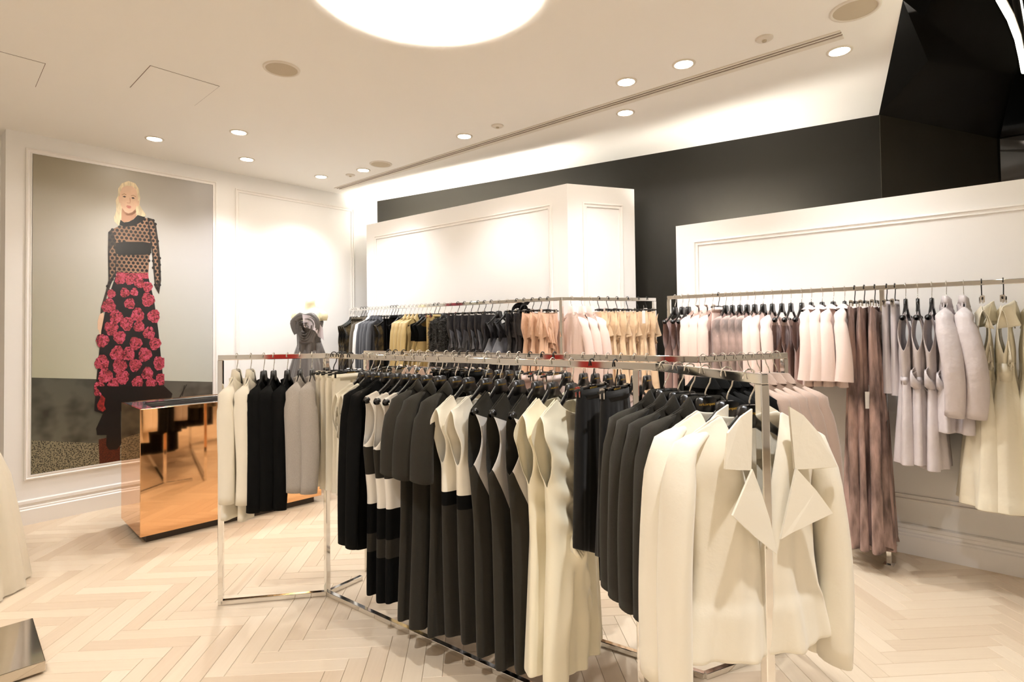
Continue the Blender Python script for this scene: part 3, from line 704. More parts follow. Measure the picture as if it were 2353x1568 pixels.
def G_blocktop(seed):
    ms = [M['ivory'], M['charcoal'], M['black']]
    return [('body', cloth_body('body', ms, xn=.125, xs=.208, zn=-.178, zs=-.205, hem=-1.22, arm=-.46, gap=.036, W=[(-.2, .208), (-.28, .175), (-.40, .185), (-.46, .222), (-.7, .195), (-1.22, .205)],
            D=[(-.2, .02), (-.46, .034), (-1.22, .045)], nf=.16, nb=.03, bands=[(-.46, 0), (-.598, 1), (-.75, 0), (-.90, 2), (-1.0, 1), (-1.3, 2)], fold=(.001, .010, 3), seed=seed), .004, 1)]
def G_short(seed):
    m = M['charcoal']
    P = [('body', cloth_body('body', m, xn=.075, xs=.19, zn=-.135, zs=-.195, hem=-1.28, W=[(-.19, .19), (-.4, .17), (-.8, .175), (-1.28, .20)], D=[(-.2, .025), (-.6, .035), (-1.28, .05)], nf=.14, vneck=True, fold=(.001, .012, 3), seed=seed), .004, 1)]
    P += sleeves(m, seed, xs=.19, zs=-.19, length=.36, r0=.062, r1=.066, out=.05, k=10)
    P.append(('collar', collar_mesh(m, .075, .03, -.135, .022, .02, 140, .08), .003, 0)); return P
def G_capdress(seed):
    ms = [M['cream'], M['black'], M['charcoal']]
    return [('body', cloth_body('body', ms, xn=.115, xs=.225, zn=-.165, zs=-.225, hem=-1.28, arm=-.47, gap=.034, W=[(-.2, .225), (-.30, .245), (-.36, .205), (-.47, .19), (-.62, .19), (-.9, .185), (-1.28, .17)],
            D=[(-.2, .024), (-.5, .042), (-1.28, .04)], nf=.12, nb=.03, bands=[(-.61, 0), (-.665, 1), (-1.3, 2)], fold=(.003, .010, 3), seed=seed), .004, 1)]
def G_paneldress(seed):
    me = cloth_body('body', M['panelcloth'], xn=.10, xs=.215, zn=-.135, zs=-.212, hem=-1.30, arm=-.46, gap=.036, W=[(-.2, .215), (-.32, .19), (-.40, .20), (-.46, .228), (-.7, .195), (-1.3, .185)],
                    D=[(-.2, .022), (-.46, .036), (-1.3, .046)], nf=.13, nb=.03, fold=(.001, .009, 3), seed=seed)
    return [('body', me, .004, 1)]
def G_cowl(seed):
    m = M['cdrape']
    def bul(U, z, side):
        if side > 0: return 0 * z
        y = 0 * z
        for k, (z0, a) in enumerate(((-.24, .024), (-.34, .04), (-.46, .042), (-.58, .036))):
            zz = z - (z0 - .10 * (1 - np.abs(U + .1) ** 1.5)); y = y + a * np.exp(-(zz / .03) ** 2) * np.clip(1 - ((U + .3) / .7) ** 2, 0, 1)
        kx = np.exp(-((U + .45) / .16) ** 2) * np.exp(-((z + .72) / .05) ** 2); y = y + .05 * kx
        for sl in (-1.1, -.4, .5):
            y = y + .028 * np.exp(-((U + .45 - sl * (z + .72) * 2.0) / .12) ** 2) * smoothstep(-.70, -.80, z) * smoothstep(-1.25, -.9, z) * np.clip(1 - np.abs(U) ** 5, 0, 1)
        return y
    P = [('body', cloth_body('body', m, xn=.12, xs=.24, zn=-.145, zs=-.205, hem=-1.24, arm=-.47, gap=.035, W=[(-.2, .24), (-.28, .265), (-.34, .225), (-.48, .20), (-.72, .185), (-1.0, .20), (-1.24, .215)],
            D=[(-.2, .028), (-.5, .04), (-1.24, .055)], nf=.07, nb=.03, fold=(.003, .016, 3.2), seed=seed, bulge=bul, nv=44, nu=26), .003, 1)]
    P.append(('knot', loops('knot', m, (-.09, -.06, -.72), .05, .02, 6, seed, .045), .003, 0)); return P
def G_skirt(key, seed, hem=-.78, w0=.115, w1=.16, slant=.10, d0=.02, d1=.04):
    m = M[key]
    P = [('body', cloth_body('body', m, xn=w0 * .98, xs=w0, zn=-.112, zs=-.118, hem=hem, W=[(-.11, w0), (-.3, w0 + .02), (hem, w1)], D=[(-.1, d0), (hem, d1)], nf=.004, nb=0, yn=.02, fold=(.001, .012, 3), seed=seed,
            hemf=lambda U, s: slant * (-np.abs(U + .2))), .004, 1)]
    P.append(('waistband', band_ring('waistband', m, -.112, -.150, w0 + .004, .024), 0, 0)); return P
def G_trousers(key, seed, hem=-.8, w=.11):
    return [('legs', trousers(M[key], -.13, hem, w, .015, seed, w * .92), 0, 0), ('waistband', band_ring('waistband', M[key], -.112, -.145, w + .004, .017), 0, 0)]
def G_blouse(key, seed, hem=-.76):
    m = M[key]
    P = [('body', cloth_body('body', m, xn=.08, xs=.19, zn=-.15, zs=-.21, hem=hem, arm=-.42, gap=.03, W=[(-.2, .19), (-.3, .20), (-.42, .18), (hem, .19)], D=[(-.2, .022), (hem, .035)], nf=.08, fold=(.003, .014, 4), seed=seed), .003, 1)]
    P.append(('armhole_frill', frill('armhole_frill', m, [(-.19, -.02, -.22), (-.215, -.03, -.30), (-.195, -.035, -.42)], .05, .012, 3, seed, 30, 5, (-1, -.3, 0)), .002, 0)); return P
def G_tank(key, seed, hem=-.85, xs=.2, xn=.12, w1=.19, key2=None, split=-.45, D=.024):
    ms = [M[key], M[key2 or key]]
    return [('body', cloth_body('body', ms, xn=xn, xs=xs, zn=-.185, zs=-.208, hem=hem, arm=-.44, gap=.028, W=[(-.2, xs), (-.30, xs - .03), (-.44, w1), (hem, w1 + .01)], D=[(-.2, .016), (-.45, D), (hem, D * 1.4)], nf=.2, nb=.05,
            bands=[(split, 0), (-3, 1)], fold=(.002, .012, 4), seed=seed, nu=16, nv=20), .003, 0)]
def G_cape(key, seed):
    m = M[key]
    P = [('body', cloth_body('body', m, xn=.075, xs=.19, zn=-.128, zs=-.185, hem=-.68, W=[(-.18, .19), (-.4, .20), (-.68, .24)], D=[(-.2, .026), (-.68, .045)], nf=.05, fold=(.001, .012, 3), seed=seed), .004, 0)]
    P += sleeves(m, seed, xs=.20, zs=-.175, length=.46, r0=.042, r1=.050, out=.055, flare=.012)
    P.append(('collar', collar_mesh(m, .075, .032, -.128, .012, .03, 160, .02), .004, 0)); return P
def G_silk(seed):
    m = M['silk']
    P = [('body', cloth_body('body', m, xn=.13, xs=.15, zn=-.135, zs=-.15, hem=-1.70, W=[(-.14, .15), (-.3, .19), (-.55, .16), (-.9, .20), (-1.70, .25)], D=[(-.14, .02), (-.5, .03), (-1.7, .06)], nf=.05, fold=(.006, .030, 5), seed=seed, nv=36,
            hemf=lambda U, s: .03 * np.sin(5 * U + seed) + .03 * np.abs(U)), .002, 1)]
    P.append(('cascade_frill', frill('cascade_frill', m, [(-.05, -.035, -.25), (-.10, -.04, -.7), (-.06, -.05, -1.2)], .45, .035, 3, seed, 40, 8, (-.5, -.7, 0)), .002, 0))
    P.append(('hem_frill', frill('hem_frill', m, [(-.24, 0, -1.58), (-.12, -.06, -1.6), (.1, -.065, -1.6), (.24, 0, -1.56)], .12, .02, 6, seed + 3, 60, 5), .002, 0)); return P
def G_lavdress(seed):
    m = M['lav']
    P = [('body', cloth_body('body', m, xn=.12, xs=.20, zn=-.18, zs=-.205, hem=-1.14, arm=-.42, gap=.026, W=[(-.2, .2), (-.3, .175), (-.42, .19), (-.62, .15), (-.9, .225), (-1.14, .26)], D=[(-.2, .018), (-.45, .034), (-.62, .03), (-1.14, .06)], nf=.12, nb=.06, fold=(.003, .02, 4), seed=seed), .003, 1)]
    P.append(('belt', band_ring('belt', m, -.60, -.645, .158, .036), 0, 0))
    P.append(('bow', loops('bow', m, (-.15, -.03, -.61), .06, .02, 5, seed, .055), .003, 0)); return P
def G_trench(seed):
    m = M['lav']
    P = [('body', cloth_body('body', m, xn=.055, xs=.195, zn=-.128, zs=-.20, hem=-.92, W=[(-.2, .195), (-.42, .17), (-.6, .18), (-.92, .24)], D=[(-.2, .028), (-.5, .038), (-.92, .055)], nf=.05, fold=(.003, .014, 3), seed=seed), .004, 1)]
    P += sleeves(m, seed, xs=.195, zs=-.192, length=.62, r0=.056, r1=.050, out=.035, fwd=-.05, elbow=.05)
    P.append(('collar', collar_mesh(m, .06, .030, -.142, .055, .002, 168, .02), .004, 0)); return P
def G_creamgown(seed):
    m = M['creamtaf']
    P = [('body', cloth_body('body', m, xn=.10, xs=.17, zn=-.15, zs=-.19, hem=-1.34, arm=-.42, gap=.02, W=[(-.19, .17), (-.42, .165), (-.52, .135), (-.60, .138), (-.75, .20), (-1.34, .29)], D=[(-.19, .02), (-.42, .04), (-.55, .035), (-.8, .07), (-1.34, .12)], nf=.12, nb=.05, fold=(.004, .034, 4), seed=seed, nv=34), .003, 1)]
    P.append(('sash', band_ring('sash', m, -.50, -.60, .142, .042, lip=.005), 0, 0))
    P.append(('collar_ruffle', frill('collar_ruffle', m, [(-.17, 0, -.17), (-.10, -.05, -.13), (.02, -.055, -.14), (.12, -.045, -.13), (.17, 0, -.17)], .13, .035, 2.5, seed, 48, 7), .003, 0))
    P.append(('side_ruffle', frill('side_ruffle', m, [(-.16, -.02, -.34), (-.15, -.03, -.40)], .14, .03, 1.5, seed + 2, 24, 6, (-.9, -.4, 0)), .003, 0)); return P
def G_strapless(key, seed, hem=-.85, ruf=2, w=.15, flare=.2, bow=0, rk=None, low=0):
    m = M[key]; mr = M[rk or key]
    P = [('body', cloth_body('body', m, xn=w * .97, xs=w, zn=-.118, zs=-.13, hem=hem, W=[(-.12, w), (-.25, w + .01), (-.36, w - .03), (hem, flare)], D=[(-.12, .02), (-.25, .035), (-.38, .026), (hem, .05)], nf=.02, nb=.01, yn=.02, fold=(.003, .022, 5), seed=seed, nu=18, nv=22), .003, 0)]
    for i in range(ruf):
        P.append(('ruffle', frill('ruffle', mr, [(-w + .0 + .03 * i, -.03, -.14 - .05 * i - low), (-.02, -.05, -.22 - .06 * i - low), (w - .06, -.03, -.34 - .05 * i - low)], .17 - .03 * i, .04, 2.5, seed + i, 48, 7, (-.35, -.9, 0)), .002, 0))
    if bow: P.append(('bow', loops('bow', m, (-.04, -.03, -.16), .11, .03, 6, seed, .06), .003, 0))
    return P
def G_peplum(seed):
    P = [('body', cloth_body('body', M['blacksatin'], xn=.12, xs=.19, zn=-.18, zs=-.205, hem=-.9, arm=-.4, gap=.025, W=[(-.2, .19), (-.3, .16), (-.36, .14), (-.9, .17)], D=[(-.2, .02), (-.36, .03), (-.9, .035)], nf=.14, nb=.04, fold=(.002, .01, 3), seed=seed, nu=16, nv=18), .003, 0)]
    P.append(('peplum', cloth_body('peplum', M['slate'], xn=.139, xs=.145, zn=-.345, zs=-.35, hem=-.50, W=[(-.34, .145), (-.50, .215)], D=[(-.34, .034), (-.50, .075)], nf=0, nb=0, yn=.034, fold=(.001, .012, 3), seed=seed, nu=14, nv=8), .003, 0)); return P
def G_furvest(seed):
    rg = np.random.default_rng(seed)
    me = cloth_body('body', M['blackfur'], xn=.07, xs=.19, zn=-.14, zs=-.19, hem=-.75, arm=-.40, gap=.02, W=[(-.19, .19), (-.75, .20)], D=[(-.19, .035), (-.75, .06)], nf=.05, fold=(.004, .01, 6), seed=seed)
    V = []; F = []
    for p in me.polygons:
        for _ in range(5):
            c = p.center + Vector(rg.normal(0, .006, 3)); n = p.normal * (-1 if p.normal.dot(Vector((0, c.y, 0))) < 0 else 1)
            d = (n + Vector(rg.normal(0, .55, 3)) + Vector((0, 0, -.5))).normalized() * rg.uniform(.015, .035); s = d.cross(Vector(rg.normal(0, 1, 3))).normalized() * .003
            k = len(V); V += [c - s, c + s, c + d]; F.append((k, k + 1, k + 2))
    return [('body', me, 0, 0), ('fur', mesh('fur', V, F, M['blackfur']), 0, 0)]

ORD = ['', 'first', 'second', 'third', 'fourth', 'fifth', 'sixth', 'seventh', 'eighth', 'ninth']
NUM = ['', 'one', 'two', 'three', 'four', 'five', 'six', 'seven', 'eight', 'nine']
WHERE = {'A0': 'on the left arm of the front rack', 'A1': 'on the front rack', 'A2': "on the front rack's near arm", 'B0': 'on the second floor rack', 'B1': 'on the right arm of the second rack',
         'L0': 'on the back left rail', 'L1': 'on the angled middle rail', 'R0': 'on the right wall rail'}
def hang(name, cat, desc, rail, ts, builder, hanger='coat', hook='chrome', letters=False, variants=2, dz=0, near=False, where=None, yaw=3.0, scale=1.0, labels=None):
    """hang one garment per position in ts on a rail; parts are built per variant and shared by the copies"""
    var = [builder(100 + i * 13 + len(name)) for i in range(min(variants, len(ts)))]
    n = len(ts); wh = where or WHERE[rail]
    grp = desc + ' ' + wh
    for i, t in enumerate(ts):
        if rail == 'L0': t = t * .9017 - .042 * math.sin(PI * t / 3.389)
        p, d, z = rail_pt(rail, t); rz = math.atan2(d.y, d.x) + PI / 2 + math.radians(random.uniform(-yaw, yaw))
        if n == 1: lab = f'{desc} {wh}'; hl = f'black hanger carrying the {desc} {wh}'
        else:
            lab = f'{desc} {wh}, {ORD[i + 1]} of {NUM[n]} from left'; hl = f'hanger of {desc} {wh}, {ORD[i + 1]} of {NUM[n]} from left'
        if labels: lab = labels[i]
        hl = ' '.join(hl.split()[:16]) if len(hl.split()) > 16 else hl
        place_hanger(hanger, (p.x, p.y, z), rz, hl, 'hangers ' + wh, letters, hook)
        g = thing(name, lab, cat, (p.x, p.y, z + dz), rz, grp if n > 1 else None)
        sc = scale * random.uniform(.985, 1.015); g.scale = (sc, 1, 1 + random.uniform(-.012, .012))
        for pn, me, th, sub in var[i % len(var)]:
            o = obj(pn, me, g)
            if pn == 'fur': o['kind'] = 'stuff'
            if th and near:
                s = o.modifiers.new('thickness', 'SOLIDIFY'); s.thickness = th; s.offset = -1
            if sub and near:
                s = o.modifiers.new('smooth', 'SUBSURF'); s.levels = 0; s.render_levels = 1

# front rack, left arm
hang('long_sleeve_coat', 'coat', 'cream long-sleeved coat', 'A0', [.088, .166], lambda s: G_longcoat('cream', s, -.92, .62, .045, .185, .026), near=True)
hang('cardigan', 'cardigan', 'black long-sleeved cardigan', 'A0', [.239, .295, .373], lambda s: G_cardigan('black', s, -.80, .66), near=True, variants=2)
hang('knit_jacket', 'jacket', 'grey knit jacket', 'A0', [.446, .515], lambda s: G_knit('grey', s), near=True)
# front rack, long rail
hang('trousers', 'trousers', 'cream trousers clipped', 'A1', [.075, .13, .175, .235], lambda s: G_trousers('creamsoft', s, -.77, .125), 'clip', 'black', True, near=True)
hang('sleeveless_top', 'top', 'cream frilled sleeveless top', 'A1', [.365, .42], lambda s: G_blouse('creamsoft', s), letters=True, near=True)
hang('long_coat', 'coat', 'long black coat', 'A1', [.48, .556], lambda s: G_longcoat('black', s, -1.0, .78, 0, .195, .03), letters=True, near=True)
hang('colour_block_dress', 'dress', 'white and charcoal colour-block dress', 'A1', [.632, .708, .778], G_blocktop, 'knob', letters=True, near=True)
hang('short_sleeve_dress', 'dress', 'charcoal short-sleeved coat dress', 'A1', [.863, .959, 1.067], G_short, letters=True, near=True)
hang('cap_sleeve_dress', 'dress', 'cream cap-sleeve dress with charcoal skirt', 'A1', [1.153, 1.262], G_capdress, letters=True, near=True)
hang('panel_dress', 'dress', 'charcoal dress with pale pointed panel', 'A1', [1.349, 1.454, 1.557], G_paneldress, 'knob', letters=True, near=True)
hang('draped_dress', 'dress', 'cream draped cowl dress', 'A1', [1.637, 1.731], G_cowl, letters=True, near=True)
hang('skirt', 'skirt', 'black velvet skirt clipped', 'A1', [1.829, 1.936], lambda s: G_skirt('blackv', s), 'clip', 'black', True, near=True)
hang('jacket', 'jacket', 'charcoal wool jacket', 'A2', [.041, .132, .203, .289], lambda s: G_jacket('charcoal', s, -.78, .60), letters=True, near=True)
hang('coat', 'coat', 'cream coat', 'A2', [.399, .500], G_coat_cream, letters=True, near=True, variants=2, yaw=1,
     labels=['cream coat half hidden behind the front cream coat at the rack end', 'cream wide-lapel coat nearest the viewer, behind the near chrome post'])
# second floor rack
hang('skirt', 'skirt', 'dark skirt clipped', 'B0', [.209, .267, .34], lambda s: G_skirt('olive', s, -.7, .11, .15, 0), 'clip', 'black', True, scale=.88)
hang('top', 'top', 'dusty pink top', 'B0', [.411, .473, .544, .608], lambda s: G_jacket('taupe', s, -.7, .5, True, .2, .024), letters=True, scale=.88)
hang('trousers', 'trousers', 'charcoal trousers clipped', 'B0', [.69, .75], lambda s: G_trousers('charcoal', s, -.9), 'clip', 'chrome', True, scale=.88)
hang('skirt', 'skirt', 'black skirt clipped', 'B0', [.799, .857, .915], lambda s: G_skirt('black', s, -.7, .12, .16, 0), 'clip', 'black', True, scale=.88)
hang('dress', 'dress', 'black dress', 'B0', [.995, 1.071, 1.141, 1.207], lambda s: G_tank('black', s, -1.0), letters=True, scale=.88)
hang('skirt', 'skirt', 'pale pink skirt clipped', 'B0', [1.28, 1.357, 1.431], lambda s: G_skirt('pink', s, -.62, .13, .17, 0), 'clip', 'black', True, scale=.88)
hang('dress', 'dress', 'ivory and black dress', 'B0', [1.501, 1.599, 1.665, 1.734], lambda s: G_tank('ivory', s, -1.05, key2='black', split=-.5), letters=True, scale=.88)
hang('blouse', 'blouse', 'pale pink blouse', 'B0', [1.805, 1.875, 1.936], lambda s: G_tank('pinkpale', s, -.75), letters=True, scale=.88)
hang('jacket', 'jacket', 'black jacket', 'B1', [.03, .09, .15, .21], lambda s: G_jacket('black', s, -.72, .55), letters=True, variants=1)
hang('jacket', 'jacket', 'taupe jacket', 'B1', [.27, .33, .39, .45, .505], lambda s: G_jacket('taupe', s, -.72, .54, True, .22, .026), letters=True)
# back left rail
hang('top', 'top', 'gold and black patterned top', 'L0', [.05, .10, .15], lambda s: G_tank('goldblk', s, -.75, .2, .06), 'coat')
hang('skirt', 'skirt', 'dark olive skirt clipped', 'L0', [.258, .319, .379], lambda s: G_skirt('olive', s, -.75, .14, .15, 0), 'clip', 'black')
hang('jacket', 'jacket', 'brown tweed jacket', 'L0', [.447], lambda s: G_jacket('tweed', s, -.7, .55))
hang('jacket', 'jacket', 'bright white jacket', 'L0', [.515], lambda s: G_jacket('white', s, -.85, .5))
hang('jacket', 'jacket', 'navy jacket', 'L0', [.582, .648, .713, .786], lambda s: G_jacket('navy', s, -.72, .58, True, .21, .022))
hang('top', 'top', 'black embellished top', 'L0', [.84], lambda s: G_tank('goldblk', s, -.65))
hang('trousers', 'trousers', 'black trousers clipped', 'L0', [.90, .955, 1.01], lambda s: G_trousers('black', s, -1.0), 'clip', 'black')
hang('top', 'top', 'black sleeveless top', 'L0', [1.09, 1.16], lambda s: G_tank('black', s, -.7), 'coat')
hang('jacket', 'jacket', 'gold satin jacket', 'L0', [1.25, 1.32, 1.39, 1.46], lambda s: G_jacket('goldsat', s, -.7, .56, True, .21, .024))
hang('blouse', 'blouse', 'black and gold blouse', 'L0', [1.539, 1.608], lambda s: G_tank('black', s, -.75, key2='goldsat', split=-.38), 'coat')
hang('trousers', 'trousers', 'gold satin trousers clipped', 'L0', [1.69, 1.755], lambda s: G_trousers('goldsat', s, -1.0), 'clip', 'black')
hang('fur_vest', 'vest', 'shaggy black fur vest', 'L0', [1.85, 1.95], G_furvest)
hang('ruffled_skirt', 'skirt', 'black satin ruffled skirt', 'L0', [2.06, 2.16, 2.26, 2.356, 2.449, 2.541], lambda s: G_strapless('blacksatin', s, -.7, 3, .14, .18, rk='slate', low=.12), 'clip', 'black', variants=3)  # slate ruffles paint the grey highlights of the black satin into the colour
hang('peplum_dress', 'dress', 'black dress with slate peplum', 'L0', [2.64, 2.75], G_peplum, 'coat')
hang('bow_dress', 'dress', 'strapless black bow dress', 'L0', [2.87, 2.96], lambda s: G_strapless('blacksatin', s, -.8, 1, .15, .2, 1), 'clip', 'black')
hang('strapless_dress', 'dress', 'rose beige ruffled strapless dress', 'L0', [3.06, 3.15, 3.24], lambda s: G_strapless('rose', s, -.9, 3, .14, .19), 'clip', 'black')
# angled middle rail
hang('coat', 'coat', 'pale pink coat with upright collar', 'L1', [.099, .2, .279], lambda s: G_longcoat('pink', s, -.75, .56, .055))
hang('strapless_dress', 'dress', 'peach ruffled strapless dress', 'L1', [.36, .45, .542, .65, .76, .85], lambda s: G_strapless('peach', s, -.95, 2, .13, .19), 'clip', 'black', variants=3)
# right wall rail
hang('dress', 'dress', 'mauve sleeveless dress', 'R0', [.052, .115, .168], lambda s: G_tank('mauve', s, -.95), 'knob')
hang('coat', 'coat', 'pale pink long coat', 'R0', [.233, .305, .371], lambda s: G_longcoat('pink', s, -.75, .58, .045))
hang('top', 'top', 'pink wrap top clipped', 'R0', [.42], lambda s: G_skirt('pink', s, -.6, .12, .14, 0), 'clip', 'black')
hang('blouse', 'blouse', 'dark taupe dip-dyed blouse', 'R0', [.477, .529, .588, .642], lambda s: G_cardigan('ombre', s, -.75, .5))
hang('jumper', 'jumper', 'pale pink fine jumper', 'R0', [.698, .76, .825], lambda s: G_cardigan('pinkpale', s, -.70, .52))
hang('dress', 'dress', 'pink and brown sleeveless dress', 'R0', [.892, .954], lambda s: G_tank('pinkpale', s, -.9, key2='mauve', split=-.26), 'knob')
hang('camisole', 'top', 'mauve satin camisole', 'R0', [1.027], lambda s: G_tank('mauve', s, -.72), 'knob')
hang('cape_coat', 'coat', 'pale pink wide-sleeved cape coat', 'R0', [1.09, 1.16, 1.23, 1.30], lambda s: G_cape('pinkpale', s))
hang('silk_gown', 'dress', 'long brown streaked silk gown', 'R0', [1.36, 1.417, 1.478], G_silk, 'clip', 'black', near=True)
hang('trousers', 'trousers', 'pale lavender trousers clipped', 'R0', [1.545, 1.591], lambda s: G_trousers('lavflat', s, -.72, .09), 'clip', 'black')
hang('belted_dress', 'dress', 'silvery lavender belted dress', 'R0', [1.649, 1.713, 1.786], G_lavdress, 'knob', near=True)
hang('trench_coat', 'coat', 'silvery lavender trench coat', 'R0', [1.86, 1.945], G_trench, near=True)
hang('ruffle_gown', 'dress', 'cream taffeta gown with ruffled collar', 'R0', [2.03, 2.13, 2.24], G_creamgown, 'clip', 'black', near=True)

# ------------------------------------------------------------------ poster on the left wall (flat print built from thin coloured shapes)
PZ = math.atan2(LD.y, LD.x)
poster = thing('poster', 'tall fashion poster of a blonde woman in dotted top and floral skirt', 'poster', (LA.x + LN.x * .004, LA.y + LN.y * .004, 0), PZ)
def print_mat(name, hstops, vstops, vr, noise=None):
    m = bpy.data.materials.new(name); m.use_nodes = True; nt = m.node_tree; b = nt.nodes['Principled BSDF']; b.inputs['Roughness'].default_value = .35
    tc = N(nt, 'ShaderNodeTexCoord'); sp = N(nt, 'ShaderNodeSeparateXYZ'); nt.links.new(tc.outputs['Object'], sp.inputs[0]); R_ = []
    for out, lo, hi, st in ((0, 0, 1.55, hstops), (2, vr[0], vr[1], vstops)):
        mr = N(nt, 'ShaderNodeMapRange'); mr.inputs[1].default_value = lo; mr.inputs[2].default_value = hi; nt.links.new(sp.outputs[out], mr.inputs[0])
        r = N(nt, 'ShaderNodeValToRGB'); nt.links.new(mr.outputs[0], r.inputs[0])
        for i, (p, c) in enumerate(st):
            e = r.color_ramp.elements[i] if i < 2 else r.color_ramp.elements.new(p)
            e.position = p; e.color = lin(c)
        R_.append(r)
    mx = N(nt, 'ShaderNodeMix', data_type='RGBA'); mx.inputs['Factor'].default_value = .5; nt.links.new(R_[0].outputs[0], mx.inputs[6]); nt.links.new(R_[1].outputs[0], mx.inputs[7]); last = mx.outputs[2]
    if noise:
        no = N(nt, 'ShaderNodeTexVoronoi' if noise[2] else 'ShaderNodeTexNoise'); no.inputs['Scale'].default_value = noise[0]; nt.links.new(tc.outputs['Object'], no.inputs['Vector'])
        r = N(nt, 'ShaderNodeValToRGB'); r.color_ramp.elements[0].position = .30; r.color_ramp.elements[1].position = .55; r.color_ramp.elements[0].color = lin(noise[1]); r.color_ramp.elements[1].color = (1, 1, 1, 1)
        nt.links.new(no.outputs['Fac' if not noise[2] else 'Distance'], r.inputs[0])
        m2 = N(nt, 'ShaderNodeMix', data_type='RGBA'); m2.blend_type = 'MULTIPLY'; m2.inputs['Factor'].default_value = 1; nt.links.new(last, m2.inputs[6]); nt.links.new(r.outputs[0], m2.inputs[7]); last = m2.outputs[2]
    nt.links.new(last, b.inputs['Base Color']); return m
def flat(name, polys, y, m, parent=poster):
    V = []; F = []
    for p in polys:
        k = len(V); V += [(s / 1000, -y, z / 1000) for s, z in p]; F.append(tuple(range(k, len(V))))
    return obj(name, mesh(name, V, F, m), parent)
X_0, X_1, Z_0, Z_1 = 58, 1503, 410, 3140
mb = MB(); mb.box(X_0 / 1000, X_1 / 1000, -.004, 0, Z_0 / 1000, Z_1 / 1000)
obj('backdrop_print', mb.mesh('backdrop_print', print_mat('print_backdrop', [(0, (150, 142, 118)), (1, (184, 184, 190)), (.4, (188, 184, 172))], [(0, (186, 190, 164)), (1, (148, 138, 118)), (.6, (192, 188, 180))], (1.1, 3.14))), poster)
flat('floor_print', [[(X_0, 1229), (X_0, 700), (560, 590), (X_1, 560), (X_1, 1076)]], .0045, print_mat('print_floor', [(0, (92, 92, 78)), (1, (104, 100, 94)), (.4, (70, 70, 60))], [(0, (96, 94, 80)), (1, (66, 66, 60)), (.4, (86, 84, 72))], (.55, 1.23), (5, (120, 118, 110), False)))
flat('gravel_print', [[(X_0, 700), (X_0, Z_0), (X_1, Z_0), (X_1, 560), (560, 590)]], .0045, print_mat('print_gravel', [(0, (132, 124, 100)), (1, (120, 112, 92)), (.4, (140, 130, 104))], [(0, (132, 124, 98)), (1, (112, 108, 88)), (.4, (134, 126, 100))], (.41, .7), (95, (40, 36, 26), True)))
PP = {
'hair': [(669,2880),(673,2954),(700,3006),(753,3038),(807,3027),(840,2974),(849,2890),(844,2825),(872,2775),(900,2736),(872,2700),(845,2627),(817,2650),(692,2633),(678,2600),(643,2637),(639,2678),(658,2743),(652,2836)],
'neck': [(702,2781),(810,2787),(817,2708),(781,2666),(718,2636),(696,2654)],
'ear1': [(672,2876),(684,2883),(689,2816),(678,2821)], 'ear2': [(828,2865),(842,2862),(839,2818),(821,2805)],
'face': [(687,2920),(702,2965),(735,2989),(780,2995),(817,2970),(831,2892),(824,2832),(810,2779),(785,2746),(755,2728),(725,2740),(698,2780),(682,2841)],
'brow1': [(698,2898),(718,2914),(737,2905),(735,2898),(718,2905),(700,2892)], 'brow2': [(773,2904),(794,2912),(815,2899),(813,2892),(794,2904),(775,2897)],
'eye1': [(704,2880),(721,2891),(737,2883),(723,2875)], 'eye2': [(775,2881),(791,2891),(806,2880),(789,2872)],
'nose': [(737,2831),(746,2824),(770,2828),(768,2836),(757,2830)], 'noseline': [(762,2880),(768,2878),(771,2843),(766,2835),(763,2854)],
'lip1': [(732,2794),(745,2804),(755,2802),(770,2802),(777,2793),(755,2791)], 'lip2': [(734,2790),(755,2789),(777,2790),(766,2778),(750,2778)],
'jaw': [(725,2740),(755,2728),(785,2746),(810,2779),(817,2751),(781,2710),(736,2710),(707,2745)],
'collar': [(690,2659),(718,2638),(756,2650),(794,2678),(828,2724),(872,2716),(891,2716),(872,2673),(803,2618),(723,2597),(681,2612)],
'torso': [(609,2551),(683,2602),(723,2600),(803,2621),(891,2708),(928,2697),(934,2535),(929,2362),(918,2156),(659,2145),(659,2337),(627,2458)],
'arm1': [(595,2532),(615,2557),(639,2517),(655,2441),(661,2337),(656,2145),(619,2055),(585,1940),(564,1796),(537,1774),(540,1832),(576,1981),(597,2084),(592,2351)],
'arm2': [(909,2713),(955,2703),(983,2656),(1005,2489),(1022,2294),(1028,2109),(1010,1971),(974,2040),(959,2224),(948,2385),(925,2534)],
'arm1in': [(605,2353),(635,2418),(653,2336),(647,2170),(610,2095)], 'arm2in': [(921,2685),(952,2684),(974,2605),(993,2390),(1010,2107),(986,2063),(971,2279),(947,2494)],
'band': [(655,2438),(718,2456),(873,2472),(940,2466),(944,2369),(891,2348),(692,2328),(655,2339)], 'waist': [(659,2166),(782,2163),(915,2175),(921,2119),(656,2110)],
'skirt': [(650,2123),(918,2136),(967,1914),(1004,1617),(1042,1189),(1058,1047),(994,876),(777,880),(572,852),(493,897),(509,1187),(544,1622),(589,1903)],
'hemdark': [(506,1117),(1058,1069),(1127,990),(1108,906),(883,888),(680,871),(589,850),(559,866),(545,1046)],
'boot': [(559,866),(693,890),(701,565),(667,518),(606,525),(583,569),(586,663),(514,674),(507,734)], 'redpatch': [(527,633),(690,648),(691,412),(534,412)],
'hand': [(537,1781),(561,1784),(566,1705),(564,1638),(551,1613),(546,1570),(533,1583),(526,1623),(516,1639),(516,1705),(525,1750)],
'crack': [(1185,941),(1197,939),(1261,1069),(1253,1069)], 'crack2': [(1213,959),(1221,959),(1241,1062),(1233,1062)]}
def pm(n, c, **k): return mat('print_' + n, c, .35, **k)
